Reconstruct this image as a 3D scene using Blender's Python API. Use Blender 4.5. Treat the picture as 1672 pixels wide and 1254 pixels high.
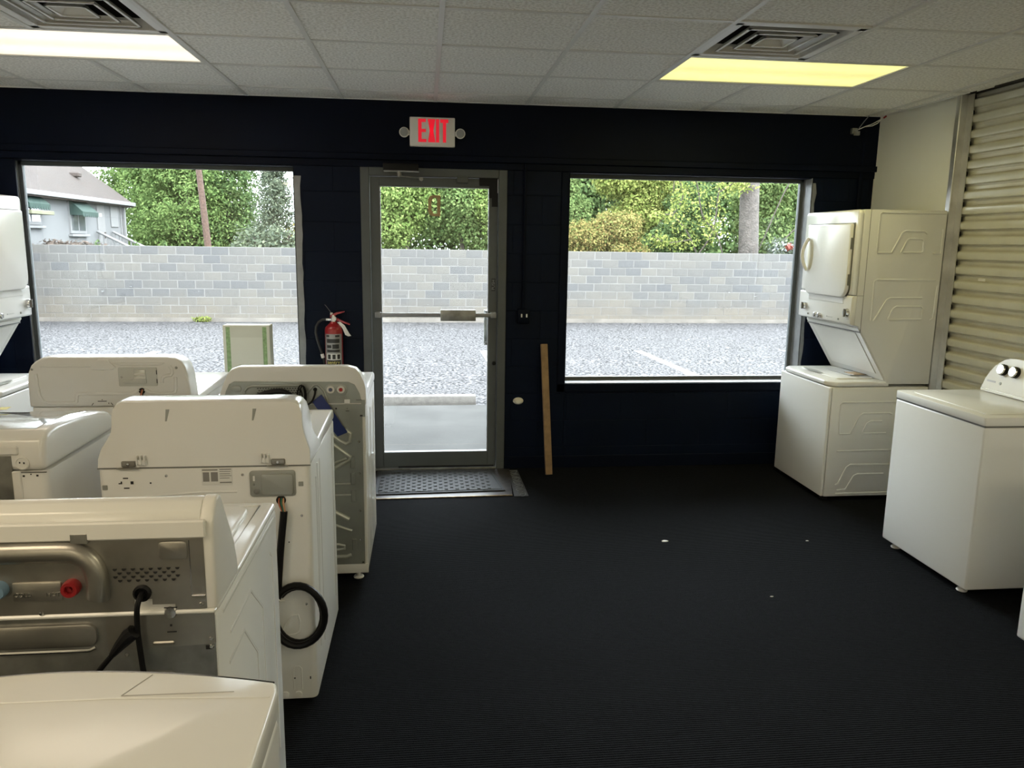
import bpy, bmesh, math, random
import numpy as np
from mathutils import Vector, Matrix, Euler
random.seed(7); rng = np.random.default_rng(11)
PI = math.pi
for o in list(bpy.data.objects): bpy.data.objects.remove(o, do_unlink=True)
scene = bpy.context.scene
COL = scene.collection

# ---------------------------------------------------------------- camera
F_PX, PITCH, YAW, ROLL, CAM_H = 1267.0, 0.18004, 0.11257, -0.01412, 1.63
def cam_matrix():
    cy, sy, cp, sp = math.cos(YAW), math.sin(YAW), math.cos(PITCH), math.sin(PITCH)
    fwd = Vector((sy*cp, cy*cp, -sp)); right = Vector((cy, -sy, 0)); down = fwd.cross(right)
    cr, sr = math.cos(ROLL), math.sin(ROLL)
    r2 = right*cr + down*sr; d2 = -right*sr + down*cr
    m = Matrix((r2, -d2, -fwd)).transposed().to_4x4()
    m.translation = Vector((0, 0, CAM_H)); return m
cam_data = bpy.data.cameras.new('camera'); cam = bpy.data.objects.new('camera', cam_data); COL.objects.link(cam)
cam_data.sensor_fit = 'HORIZONTAL'; cam_data.sensor_width = 36.0; cam_data.lens = 36.0*F_PX/1672.0
cam_data.clip_start = 0.05; cam_data.clip_end = 400
cam.matrix_world = cam_matrix(); scene.camera = cam

# ---------------------------------------------------------------- world, sun, exposure
world = bpy.data.worlds.new('overcast_sky'); scene.world = world; world.use_nodes = True
wn = world.node_tree.nodes; wl = world.node_tree.links
bg = wn['Background']; bg.inputs[0].default_value = (0.88, 0.94, 1.02, 1); bg.inputs[1].default_value = 17.0
sun_d = bpy.data.lights.new('sun', 'SUN'); sun_d.energy = 4.6; sun_d.angle = math.radians(40); sun_d.color = (1, 0.97, 0.9)
sun = bpy.data.objects.new('sun', sun_d); COL.objects.link(sun); sun.rotation_euler = Euler((math.radians(45), 0, math.radians(48)))
vs = scene.view_settings; vs.view_transform = 'Standard'; vs.look = 'None'; vs.exposure = 0.0; vs.gamma = 1.0; vs.use_curve_mapping = False
LAMP_W = {'front_left': 10, 'front_right': 10, 'rear': 20, 'far': 36}

# ---------------------------------------------------------------- materials
MATS = {}
def mat(name, col, rough=0.5, metal=0.0, coat=0.0, noise=None, bump=None, spec=None, vary=None, emit=None):
    """noise=(scale, amount), bump=(scale, strength, dist), vary=(c2, mode) per-object/per-island colour"""
    if name in MATS: return MATS[name]
    m = bpy.data.materials.new(name); m.use_nodes = True; nt = m.node_tree; N = nt.nodes; L = nt.links
    b = N['Principled BSDF']
    b.inputs['Base Color'].default_value = (*col, 1); b.inputs['Roughness'].default_value = rough; b.inputs['Metallic'].default_value = metal
    b.inputs['Coat Weight'].default_value = coat; b.inputs['Coat Roughness'].default_value = 0.06
    if spec is not None: b.inputs['Specular IOR Level'].default_value = spec
    src = None
    tc = N.new('ShaderNodeTexCoord')
    if vary:
        c2, mode = vary
        mx = N.new('ShaderNodeMix'); mx.data_type = 'RGBA'
        mx.inputs['A'].default_value = (*col, 1); mx.inputs['B'].default_value = (*c2, 1)
        if mode == 'object':
            r = N.new('ShaderNodeObjectInfo'); L.new(r.outputs['Random'], mx.inputs['Factor'])
        else:
            r = N.new('ShaderNodeNewGeometry'); L.new(r.outputs['Random Per Island'], mx.inputs['Factor'])
        src = mx.outputs['Result']
    if noise:
        nz = N.new('ShaderNodeTexNoise'); nz.inputs['Scale'].default_value = noise[0]; nz.inputs['Detail'].default_value = 5
        L.new(tc.outputs['Object'], nz.inputs['Vector'])
        rp = N.new('ShaderNodeMapRange'); hw = noise[2] if len(noise) > 2 else .2; rp.inputs['From Min'].default_value = 0.5-hw; rp.inputs['From Max'].default_value = 0.5+hw
        rp.inputs['To Min'].default_value = 1-noise[1]; rp.inputs['To Max'].default_value = 1+noise[1]
        L.new(nz.outputs['Fac'], rp.inputs['Value'])
        ml = N.new('ShaderNodeMix'); ml.data_type = 'RGBA'; ml.blend_type = 'MULTIPLY'; ml.inputs['Factor'].default_value = 1
        if src: L.new(src, ml.inputs['A'])
        else: ml.inputs['A'].default_value = (*col, 1)
        L.new(rp.outputs['Result'], ml.inputs['B']); src = ml.outputs['Result']
    if src: L.new(src, b.inputs['Base Color'])
    if bump:
        nb = N.new('ShaderNodeTexNoise'); nb.inputs['Scale'].default_value = bump[0]; nb.inputs['Detail'].default_value = 4
        L.new(tc.outputs['Object'], nb.inputs['Vector'])
        bp = N.new('ShaderNodeBump'); bp.inputs['Strength'].default_value = bump[1]; bp.inputs['Distance'].default_value = bump[2]
        L.new(nb.outputs['Fac'], bp.inputs['Height']); L.new(bp.outputs['Normal'], b.inputs['Normal'])
    if emit:
        b.inputs['Emission Color'].default_value = (*emit[0], 1); b.inputs['Emission Strength'].default_value = emit[1]
    MATS[name] = m; return m

WHITE = mat('white_enamel', (0.80, 0.795, 0.76), 0.2, spec=.4, bump=(14, 0.03, 0.01))
WHITE2 = mat('white_painted_steel', (0.76, 0.76, 0.73), 0.32, bump=(10, 0.05, 0.01))
PLAST = mat('white_plastic', (0.78, 0.77, 0.73), 0.38)
GALV = mat('galvanised_steel', (0.35, 0.335, 0.30), 0.36, 0.85, noise=(9, 0.18), bump=(25, 0.05, 0.004))
GALVD = mat('dull_zinc_plate', (0.30, 0.30, 0.28), 0.45, 0.8, noise=(14, 0.3))
GREYP = mat('grey_painted_plate', (0.33, 0.34, 0.31), 0.4, 0.2)
BLACK = mat('black_rubber', (0.008, 0.008, 0.009), 0.4, spec=.2)
DARK = mat('dark_gap', (0.01, 0.01, 0.01), 0.7)
CHROME = mat('bright_steel', (0.6, 0.6, 0.6), 0.25, 1.0)
GASKET = mat('grey_seam', (0.16, 0.16, 0.15), 0.6)
NAVY = mat('navy_gloss_paint', (0.0018, 0.0055, 0.0165), 0.5, bump=(60, 0.15, 0.004), noise=(3, 0.15), spec=.12)
NAVYF = mat('navy_smooth_paint', (0.0016, 0.0040, 0.012), 0.55, noise=(2, 0.15), spec=.1)
CREAM = mat('cream_wall_paint', (0.76, 0.76, 0.69), 0.7, noise=(1.2, 0.05), bump=(80, 0.05, 0.002))
ALU = mat('grey_anodised_frame', (0.085, 0.095, 0.095), 0.5, 0.1, noise=(6, 0.08))
ALUL = mat('weathered_aluminium', (0.26, 0.27, 0.275), 0.5, 0.3, noise=(12, 0.15))
TILE = mat('mineral_fibre_tile', (0.9202, 0.9149, 0.8881), 0.85, noise=(75, 0.16, .12), bump=(120, 0.35, 0.004))
GRID = mat('white_grid_metal', (0.78, 0.78, 0.76), 0.4)
RED = mat('red_enamel', (0.2925, 0.0097, 0.0130), 0.28, coat=0.4)
WOOD = mat('pine_board', (0.2513, 0.1556, 0.0718), 0.6, noise=(18, 0.25))
BLUE = mat('blue_strap', (0.012, 0.03, 0.16), 0.55)
YELLOW = mat('yellow_paper', (0.75, 0.68, 0.2), 0.7)
PAPER = mat('white_paper', (0.75, 0.75, 0.72), 0.7)
INK = mat('black_ink', (0.03, 0.03, 0.03), 0.6)

def wavebump(m, scale, strength, dist, direction='Y', coord='Object', col2=None, prof='SIN'):
    N = m.node_tree.nodes; L = m.node_tree.links; b = N['Principled BSDF']
    tc = N.new('ShaderNodeTexCoord'); w = N.new('ShaderNodeTexWave'); w.bands_direction = direction; w.wave_profile = prof
    w.inputs['Scale'].default_value = scale; w.inputs['Distortion'].default_value = 0.6; w.inputs['Detail'].default_value = 2; w.inputs['Detail Scale'].default_value = 3
    L.new(tc.outputs[coord], w.inputs['Vector'])
    bp = N.new('ShaderNodeBump'); bp.inputs['Strength'].default_value = strength; bp.inputs['Distance'].default_value = dist
    L.new(w.outputs['Fac'], bp.inputs['Height'])
    nb = N.new('ShaderNodeTexNoise'); nb.inputs['Scale'].default_value = 300; L.new(tc.outputs[coord], nb.inputs['Vector'])
    b2 = N.new('ShaderNodeBump'); b2.inputs['Strength'].default_value = strength; b2.inputs['Distance'].default_value = dist
    L.new(nb.outputs['Fac'], b2.inputs['Height']); L.new(bp.outputs['Normal'], b2.inputs['Normal']); L.new(b2.outputs['Normal'], b.inputs['Normal'])
CARPET = mat('charcoal_ribbed_carpet', (0.0074, 0.0082, 0.0098), 0.95, noise=(40, 0.25), spec=0.04)
wavebump(CARPET, 28, 0.6, 0.006)

def glass_mat():
    m = bpy.data.materials.new('clear_glass'); m.use_nodes = True; N = m.node_tree.nodes; L = m.node_tree.links
    N.remove(N['Principled BSDF']); out = N['Material Output']
    t = N.new('ShaderNodeBsdfTransparent'); t.inputs[0].default_value = (0.95, 0.97, 0.96, 1)
    g = N.new('ShaderNodeBsdfGlossy'); g.inputs['Roughness'].default_value = 0.02
    fr = N.new('ShaderNodeFresnel'); fr.inputs[0].default_value = 1.45
    mx = N.new('ShaderNodeMixShader'); L.new(fr.outputs[0], mx.inputs[0]); L.new(t.outputs[0], mx.inputs[1]); L.new(g.outputs[0], mx.inputs[2])
    L.new(mx.outputs[0], out.inputs[0]); return m
GLASS = glass_mat()
HGLASS = mat('dark_window_glass', (0.05, 0.055, 0.06), 0.08)

def leaf_mat(name, c1, c2, trans=0.35):
    m = bpy.data.materials.new(name); m.use_nodes = True; N = m.node_tree.nodes; L = m.node_tree.links
    N.remove(N['Principled BSDF']); out = N['Material Output']
    g = N.new('ShaderNodeNewGeometry'); mx = N.new('ShaderNodeMix'); mx.data_type = 'RGBA'
    mx.inputs['A'].default_value = (*c1, 1); mx.inputs['B'].default_value = (*c2, 1); L.new(g.outputs['Random Per Island'], mx.inputs['Factor'])
    d = N.new('ShaderNodeBsdfDiffuse'); t = N.new('ShaderNodeBsdfTranslucent')
    L.new(mx.outputs['Result'], d.inputs[0]); L.new(mx.outputs['Result'], t.inputs[0])
    ms = N.new('ShaderNodeMixShader'); ms.inputs[0].default_value = trans; L.new(d.outputs[0], ms.inputs[1]); L.new(t.outputs[0], ms.inputs[2])
    L.new(ms.outputs[0], out.inputs[0]); return m

def emit_mat(name, col, strength, tubes=None):
    m = bpy.data.materials.new(name); m.use_nodes = True; N = m.node_tree.nodes; L = m.node_tree.links
    b = N['Principled BSDF']; b.inputs['Base Color'].default_value = (0.8, 0.8, 0.78, 1) if tubes else (col[0]*.35, col[1]*.35, col[2]*.35, 1); b.inputs['Roughness'].default_value = 0.35
    b.inputs['Emission Color'].default_value = (*col, 1); b.inputs['Emission Strength'].default_value = strength
    if tubes:   # brightness of the fluorescent tubes behind the prismatic sheet
        tc = N.new('ShaderNodeTexCoord'); sp = N.new('ShaderNodeSeparateXYZ'); L.new(tc.outputs['Object'], sp.inputs[0])
        mu = N.new('ShaderNodeMath'); mu.operation = 'MULTIPLY'; mu.inputs[1].default_value = 2*PI/0.29; L.new(sp.outputs['Y'], mu.inputs[0])
        co = N.new('ShaderNodeMath'); co.operation = 'COSINE'; L.new(mu.outputs[0], co.inputs[0])
        mr = N.new('ShaderNodeMapRange'); mr.inputs['From Min'].default_value = -1; mr.inputs['From Max'].default_value = 1
        mr.inputs['To Min'].default_value = strength*1.12; mr.inputs['To Max'].default_value = strength*0.86
        L.new(co.outputs[0], mr.inputs['Value']); L.new(mr.outputs['Result'], b.inputs['Emission Strength'])
    return m

# ---------------------------------------------------------------- mesh builder
class MB:
    def __init__(s): s.bm = bmesh.new()
    def _merge(s, t):
        me = bpy.data.meshes.new('tmp'); t.to_mesh(me); t.free(); s.bm.from_mesh(me); bpy.data.meshes.remove(me); return s
    def box(s, x0, x1, y0, y1, z0, z1, bev=0.0, seg=2, M=None):
        t = bmesh.new(); bmesh.ops.create_cube(t, size=1)
        for v in t.verts: v.co = Vector(((x0+x1)/2+v.co.x*(x1-x0), (y0+y1)/2+v.co.y*(y1-y0), (z0+z1)/2+v.co.z*(z1-z0)))
        if bev > 0: bmesh.ops.bevel(t, geom=t.edges[:], offset=bev, segments=seg, profile=0.5, affect='EDGES', clamp_overlap=True)
        if M is not None: bmesh.ops.transform(t, matrix=M, verts=t.verts[:])
        return s._merge(t)
    def prism(s, poly, axis, a0, a1, bev=0.0, seg=2, M=None, ang=0.0):
        t = bmesh.new()
        def P(u, v, a): return {'x': (a, u, v), 'y': (u, a, v), 'z': (u, v, a)}[axis]
        lo = [t.verts.new(P(u, v, a0)) for u, v in poly]; hi = [t.verts.new(P(u, v, a1)) for u, v in poly]
        n = len(poly); t.faces.new(lo); t.faces.new(hi[::-1])
        for i in range(n): t.faces.new((lo[i], hi[i], hi[(i+1) % n], lo[(i+1) % n]))
        bmesh.ops.recalc_face_normals(t, faces=t.faces[:])
        if bev > 0:
            eg = [e for e in t.edges if not (ang and len(e.link_faces) == 2 and e.calc_face_angle(0) < ang)]
            bmesh.ops.bevel(t, geom=eg, offset=bev, segments=seg, profile=0.5, affect='EDGES', clamp_overlap=True)
        if M is not None: bmesh.ops.transform(t, matrix=M, verts=t.verts[:])
        return s._merge(t)
    def tube(s, pts, r, n=8, closed=False, flat=None, cap=True):
        pts = [Vector(p) for p in pts]; t = bmesh.new(); rings = []; m = len(pts)
        rr = r if isinstance(r, (list, tuple)) else [r]*m
        up = Vector((0, 0, 1)); prev = None
        for i, p in enumerate(pts):
            a = pts[(i-1) % m] if (closed or i > 0) else p; b = pts[(i+1) % m] if (closed or i < m-1) else p
            d = (b-a).normalized()
            if prev is None:
                ref = up if abs(d.dot(up)) < 0.9 else Vector((1, 0, 0)); u = d.cross(ref).normalized()
            else:
                u = (prev - d*prev.dot(d)); u = u.normalized() if u.length > 1e-6 else d.orthogonal().normalized()
            prev = u; w = d.cross(u)
            ring = []
            for k in range(n):
                an = 2*PI*k/n; off = u*math.cos(an)*rr[i] + w*math.sin(an)*rr[i]
                if flat: off = Vector((off.x*flat[0], off.y*flat[1], off.z*flat[2]))
                ring.append(t.verts.new(p+off))
            rings.append(ring)
        for i in range(m if closed else m-1):
            a, b = rings[i], rings[(i+1) % m]
            for k in range(n): t.faces.new((a[k], a[(k+1) % n], b[(k+1) % n], b[k]))
        if not closed and cap: t.faces.new(rings[0][::-1]); t.faces.new(rings[-1])
        bmesh.ops.recalc_face_normals(t, faces=t.faces[:])
        return s._merge(t)
    def lathe(s, prof, origin=(0, 0, 0), axis='z', n=20, sx=1.0, sy=1.0):
        t = bmesh.new(); rings = []
        for r, h in prof:
            ring = []
            for k in range(n):
                a = 2*PI*k/n; u, v = max(r, 1e-4)*math.cos(a)*sx, max(r, 1e-4)*math.sin(a)*sy
                p = {'z': (u, v, h), 'y': (u, h, v), 'x': (h, u, v)}[axis]
                ring.append(t.verts.new(Vector(p)+Vector(origin)))
            rings.append(ring)
        for a, b in zip(rings, rings[1:]):
            for k in range(n): t.faces.new((a[k], a[(k+1) % n], b[(k+1) % n], b[k]))
        t.faces.new(rings[0]); t.faces.new(rings[-1])
        bmesh.ops.recalc_face_normals(t, faces=t.faces[:])
        return s._merge(t)
    def mesh(s, me, M):
        t = bmesh.new(); t.from_mesh(me); bmesh.ops.transform(t, matrix=M, verts=t.verts[:]); return s._merge(t)
    def build(s, name, material, parent=None, sharp=35, label=None, kind=None):
        me = bpy.data.meshes.new(name); s.bm.to_mesh(me); s.bm.free()
        me.materials.append(material)
        me.polygons.foreach_set('use_smooth', [True]*len(me.polygons)); me.set_sharp_from_angle(angle=math.radians(sharp)); me.update()
        o = bpy.data.objects.new(name, me); COL.objects.link(o)
        if parent is not None: o.parent = parent
        if label: o['label'] = label
        if kind: o['kind'] = kind
        return o
def tag(o, label, cat, group=None):
    o['label'] = label; o['category'] = cat
    if group: o['group'] = group
    return o
def thing(name, label, cat, loc=(0, 0, 0), rz=0.0, group=None):
    o = bpy.data.objects.new(name, None); COL.objects.link(o); o.empty_display_size = 0.1
    o.location = loc; o.rotation_euler = (0, 0, rz); return tag(o, label, cat, group)
def struct(o): o['kind'] = 'structure'; return o
def sroot(name, loc=(0, 0, 0)):
    o = bpy.data.objects.new(name, None); COL.objects.link(o); o.location = loc; o['kind'] = 'structure'; return o
def rr(x0, x1, z0, z1, r, n=4, corners=(1, 1, 1, 1)):
    pts = []
    for (cx, cz, a0, on) in ((x0+r, z0+r, PI, corners[0]), (x1-r, z0+r, 1.5*PI, corners[1]), (x1-r, z1-r, 0, corners[2]), (x0+r, z1-r, PI/2, corners[3])):
        if not on:
            pts.append((cx + (r if cx > (x0+x1)/2 else -r), cz + (r if cz > (z0+z1)/2 else -r))); continue
        for k in range(n+1):
            a = a0 + PI/2*k/n; pts.append((cx+r*math.cos(a), cz+r*math.sin(a)))
    return pts
def text_mesh(s, size, depth=0.001):
    cu = bpy.data.curves.new('t', 'FONT'); cu.body = s; cu.size = size; cu.extrude = depth; cu.align_x = 'CENTER'; cu.align_y = 'CENTER'; cu.resolution_u = 3
    ob = bpy.data.objects.new('t', cu); COL.objects.link(ob); dg = bpy.context.evaluated_depsgraph_get()
    me = bpy.data.meshes.new_from_object(ob.evaluated_get(dg)); bpy.data.objects.remove(ob); bpy.data.curves.remove(cu); return me
def copy_tree(o, parent=None):
    c = o.copy(); COL.objects.link(c); c.parent = parent
    for ch in o.children: copy_tree(ch, c)
    return c

# ================================================================= ROOM SHELL
CEIL = 2.549; WY = 5.465; WX0, WX1 = -3.10, 3.24; BACK = -3.6
TS = 0.6096; TX0, TY0 = 0.0748, 3.3293
struct(MB().box(WX0-0.2, WX1+0.6, BACK-0.2, WY+0.2, -0.12, 0.0).build('floor', CARPET))
struct(MB().box(WX0-0.05, WX0, BACK, WY+0.2, 0, 2.9).build('wall_left', CREAM))
struct(MB().box(WX0-0.2, WX1+0.6, BACK-0.05, BACK, 0, 2.9).build('wall_back', CREAM))
# right wall: cream piece between the front corner and the shutter (the strip by the corner turns slightly towards the room)
rw = MB(); rw.prism([(3.225, WY), (3.262, 5.19), (3.262, 4.655), (3.5, 4.655), (3.5, WY)], 'z', 0, 2.9)
rw.box(3.26, 3.5, BACK, 0.6, 0, 2.9); rw.box(3.42, 3.5, 0.6, 4.66, 0, 2.9); rw.box(3.30, 3.5, 0.6, 4.66, 2.56, 2.9)
struct(rw.build('wall_right', CREAM))
# ceiling slab and the lay-in tiles
ceil = struct(MB().box(WX0-0.2, WX1+0.6, BACK-0.2, WY+0.25, 2.72, 2.92).build('ceiling', TILE))
LIGHTS = {(-4, 1), (-3, 1), (2, 1), (3, 1), (-4, -5), (-3, -5), (2, -5), (3, -5), (-4, -10), (-3, -10), (2, -10), (3, -10)}
VENTS = {(-3, 0), (2, 0)}
tile_cache = {}
for i in range(-6, 6):
    for j in range(-12, 4):
        if (i, j) in LIGHTS or (i, j) in VENTS: continue
        x0, x1 = max(TX0+i*TS, WX0), min(TX0+(i+1)*TS, WX1+0.02); y0, y1 = max(TY0+j*TS, BACK), min(TY0+(j+1)*TS, WY)
        if x1-x0 < 0.05 or y1-y0 < 0.05: continue
        key = (round(x1-x0, 3), round(y1-y0, 3))
        if key not in tile_cache:
            w, d = (x1-x0)/2-0.006, (y1-y0)/2-0.006
            ob = MB().box(-w, w, -d, d, 0, 0.016, 0.003, 1).build('ceiling_tile', TILE, ceil); tile_cache[key] = ob.data
        else:
            ob = bpy.data.objects.new('ceiling_tile', tile_cache[key]); COL.objects.link(ob); ob.parent = ceil
        ob.location = ((x0+x1)/2, (y0+y1)/2, CEIL+0.001+random.uniform(0, 0.004))
        ob.rotation_euler = (random.uniform(-.004, .004), random.uniform(-.006, .006), 0)
for i in range(-5, 6):
    x = TX0+i*TS
    cuts = sorted(j for (ii, j) in LIGHTS if ii == i and (ii-1, j) in LIGHTS and ii in (-3, 3)); a = BACK
    for j in cuts+[None]:
        b = WY if j is None else TY0+j*TS
        MB().box(x-0.012, x+0.012, a, b, CEIL-0.004, CEIL+0.03, 0.001, 1).build('grid_runner', GRID, ceil)
        if j is not None: a = TY0+(j+1)*TS
for j in range(-11, 4):
    y = TY0+j*TS
    MB().box(WX0, WX1, y-0.012, y+0.012, CEIL-0.002, CEIL+0.028, 0.001, 1).build('grid_cross_bar', GRID, ceil)
MB().box(WX0, WX1, WY-0.02, WY, CEIL-0.003, CEIL+0.02).build('wall_angle', GRID, ceil)
MB().box(WX1-0.02, WX1, 4.66, WY, CEIL-0.003, CEIL+0.02).build('wall_angle', GRID, ceil)

# front wall: core with three openings, faced with painted block
OPEN_L = (-2.655, -0.865, 0.63, 2.115); OPEN_R = (1.0, 2.768, 0.63, 2.115); DOOR = (-0.43, 0.565, 0.0, 2.118)
fw = MB(); y0, y1 = WY+0.0025, WY+0.2
for a, b in ((WX0-0.2, OPEN_L[0]), (OPEN_L[1], DOOR[0]), (DOOR[1], OPEN_R[0]), (OPEN_R[1], WX1+0.3)): fw.box(a, b, y0, y1, 0, 2.12)
fw.box(OPEN_L[0], OPEN_L[1], y0, y1, 0, OPEN_L[2]); fw.box(OPEN_R[0], OPEN_R[1], y0, y1, 0, OPEN_R[2]); fw.box(WX0-0.2, WX1+0.3, y0, y1, 2.12, 2.9)
wall_front = struct(fw.build('wall_front', NAVY))
def face_blocks(xa, xb, za, zb):
    zj = [-0.0415+0.1995*k for k in range(13)]
    for k in range(12):
        a, b = max(zj[k], za), min(zj[k+1], zb)
        if b-a < 0.02: continue
        off = 0.0 if k % 2 else 0.203
        x = math.floor((xa-off)/0.4064)*0.4064+off
        while x < xb:
            c, d = max(x, xa), min(x+0.4064, xb)
            if d-c > 0.012:
                MB().box(c+0.0004, d-0.0004, WY-random.uniform(0, .0012), WY+0.02, a+0.0015, b-0.0015, 0.0016, 1).build('block', NAVY, wall_front)
            x += 0.4064
for xa, xb, za, zb in ((WX0, OPEN_L[0], 0, 2.12), (OPEN_L[1], DOOR[0], 0, 2.12), (DOOR[1], OPEN_R[0], 0, 2.12), (OPEN_R[1], WX1, 0, 2.12), (OPEN_L[0], OPEN_L[1], 0, .63), (OPEN_R[0], OPEN_R[1], 0, .63)):
    face_blocks(xa, xb, za, zb)
struct(MB().box(WX0, WX1, WY-0.016, WY+0.01, 2.205, CEIL+0.02, 0.002, 1).build('trim_1', NAVYF))
struct(MB().box(WX0, WX1, WY-0.032, WY+0.01, 2.165, 2.205, 0.003, 1).build('trim_2', NAVYF))
struct(MB().box(WX0, WX1, WY-0.012, WY+0.01, 2.118, 2.165, 0.003, 1).build('trim_3', NAVYF))
struct(MB().box(3.105, 3.14, WY-0.02, WY, 0, 2.45, 0.008, 2).build('trim_4', NAVYF))
struct(MB().box(3.19, 3.2425, WY-0.004, WY, 0, CEIL, 0.002, 1).build('trim_5', NAVYF))
struct(MB().box(DOOR[1]+0.002, WX1, WY-0.010, WY+0.01, 0, 0.089, 0.003, 1).build('baseboard_front', NAVYF))
struct(MB().box(WX0, DOOR[0]-0.002, WY-0.010, WY+0.01, 0, 0.089, 0.003, 1).build('baseboard_front_left', NAVYF))

# windows
def window(name, op, jambL, jambR):
    x0, x1, z0, z1 = op; r = sroot(name); yf0, yf1 = WY+0.125, WY+0.165
    for a, b, c, d in ((x0, x0+.028, z0, z1), (x1-.028, x1, z0, z1), (x0, x1, z0, z0+.028), (x0, x1, z1-.028, z1)):
        MB().box(a, b, yf0, yf1, c, d, 0.003, 1).build('window_frame', ALU, r)
    MB().box(x0+.02, x1-.02, WY+0.142, WY+0.148, z0+.02, z1-.02).build('pane', GLASS, r)
    MB().box(x0+.001, x1-.001, WY+0.004, yf0, z0-0.004, z0+0.004, 0.002, 1).build('window_sill', ALUL if jambR else ALU, r)
    MB().box(x0-.0, x1, WY+0.004, yf0, z1-0.003, z1+0.003).build('window_head', NAVYF, r)
    MB().box(x0, x0+.004, WY+0.002, yf0, z0, z1).build('window_jamb', ALUL if jambL else NAVYF, r)
    MB().box(x1-.004, x1, WY+0.002, yf0, z0, z1).build('window_jamb', ALUL if jambR else NAVYF, r)
    return r
w1 = window('window_1', OPEN_L, True, False); w2 = window('window_2', OPEN_R, False, True)
def ragged(xa, xb, amp, z0, z1, n, yv, name, m, par):
    pts = [(xa, z0)] + [(xb+random.uniform(-amp, amp*0.4), z0+(z1-z0)*k/n) for k in range(n+1)] + [(xa, z1)]
    return MB().prism(pts, 'y', yv-0.0015, yv+0.001).build(name, m, par)
# bare grey strips where the blue paint stops short of the glazing
ragged(-0.866, -0.822, 0.008, 0.64, 2.05, 22, WY-0.002, 'unpainted_strip', ALUL, w1)
ragged(2.77, 2.798, 0.012, 0.64, 2.08, 20, WY-0.002, 'unpainted_strip', ALUL, w2)
MB().box(-2.72, -2.607, WY-0.006, WY+.01, 0.63, 2.115, .002, 1).build('window_stop', NAVYF, w1)
MB().box(0.945, 1.0, WY-0.012, WY+.01, 0.57, 2.115, .003, 1).build('window_stop', NAVYF, w2)
MB().box(0.945, 2.80, WY-0.012, WY+.01, 0.57, 0.63, .003, 1).build('window_stop', NAVYF, w2)

# door
d1 = sroot('door_1')
MB().box(-0.43, -0.372, WY-0.012, WY+0.10, 0, 2.118, 0.003, 1).build('door_frame_jamb', ALU, d1)
MB().box(0.507, 0.565, WY-0.012, WY+0.10, 0, 2.118, 0.003, 1).build('door_frame_jamb', ALU, d1)
MB().box(-0.372, 0.507, WY-0.012, WY+0.10, 2.062, 2.118, 0.003, 1).build('door_frame_head', ALU, d1)
MB().box(-0.372, 0.507, WY-0.01, WY+0.12, 0, 0.012, 0.003, 1).build('threshold', GALVD, d1)
yd0, yd1 = WY+0.012, WY+0.057
for a, b, c, d, nm in ((-0.369, -0.305, .016, 2.058, 'door_stile'), (0.445, 0.504, .016, 2.058, 'door_stile'), (-0.305, 0.445, .016, .128, 'door_rail'), (-0.305, 0.445, 1.998, 2.058, 'door_rail')):
    MB().box(a, b, yd0, yd1, c, d, 0.003, 1).build(nm, ALU, d1)
MB().box(-0.306, 0.446, WY+0.031, WY+0.037, .127, 2.0).build('pane', GLASS, d1)
for a, b, c, d in ((-0.306, -0.299, .128, 2.0), (0.439, 0.446, .128, 2.0), (-0.306, .446, .124, .131), (-0.306, .446, 1.994, 2.0)):
    MB().box(a, b, yd0+.004, yd1-.004, c, d).build('glazing_bead', ALUL, d1)
pb = MB().box(-0.33, 0.475, WY-0.052, WY-0.032, 1.113, 1.142, 0.006, 2).build('push_bar', ALUL, d1)
MB().box(0.105, 0.35, WY-0.066, WY-0.028, 1.088, 1.166, 0.004, 2).build('push_pad', GALVD, pb)
for x in (-0.345, 0.455): MB().box(x, x+0.04, WY-0.056, yd0+.002, 1.108, 1.147, 0.005, 2).build('bar_bracket', ALUL, pb)
cl = MB().box(-0.275, -0.04, WY-0.058, WY-0.012, 2.092, 2.142, 0.006, 2).build('door_closer', BLACK, d1)
MB().box(-0.27, -0.035, WY-0.060, WY-0.05, 2.084, 2.096, 0.003, 1).build('closer_cover_edge', ALUL, cl)
MB().tube([(-0.17, WY-.045, 2.09), (-0.165, WY-.05, 2.055)], 0.016, 10).tube([(-0.165, WY-.05, 2.058), (-0.03, WY-.035, 2.052)], 0.005, 8).lathe([(0.0, -0.02), (.013, -.018), (.014, .0), (0, .01)], (-0.022, WY-.022, 2.045), 'y', 12).build('closer_arm', GALVD, cl)
MB().prism([(0.374, 2.066), (0.374, 2.010), (0.442, 2.010), (0.442, 1.93), (0.461, 1.93), (0.461, 1.872), (0.503, 1.872), (0.503, 2.066)], 'y', yd0-.006, yd0+.001).build('corner_patch', BLACK, d1)
MB().box(.4995, .5035, yd0-.008, yd0-.005, 1.965, 2.058).build('gap_light_strip', PAPER, d1)  # light in the door gap, painted as a solid white strip
MB().box(0.22, 0.297, WY-0.012, yd0+.001, 2.027, 2.066, 0.003, 1).build('door_sensor', ALU, d1)
MB().box(0.225, 0.28, WY-0.016, WY-.01, 2.064, 2.075, 0.002, 1).build('sensor_magnet', ALU, d1)
MB().box(0.418, 0.446, yd1+.03, yd1+.05, 0.90, 1.155, 0.004, 1).box(0.425, .441, yd1-.002, yd1+.035, .905, .925).box(0.425, .441, yd1-.002, yd1+.035, 1.13, 1.15).build('pull_handle', GALVD, d1)
MB().lathe([(0, -.012), (.012, -.012), (.016, -.002), (.016, .004)], (0.487, yd0, 0.778), 'y', 14).build('lock_cylinder', BLACK, d1)
ps = MB().box(0.463, 0.491, yd0-.002, yd0+.001, 1.293, 1.381).build('push_label', INK, d1)
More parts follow.
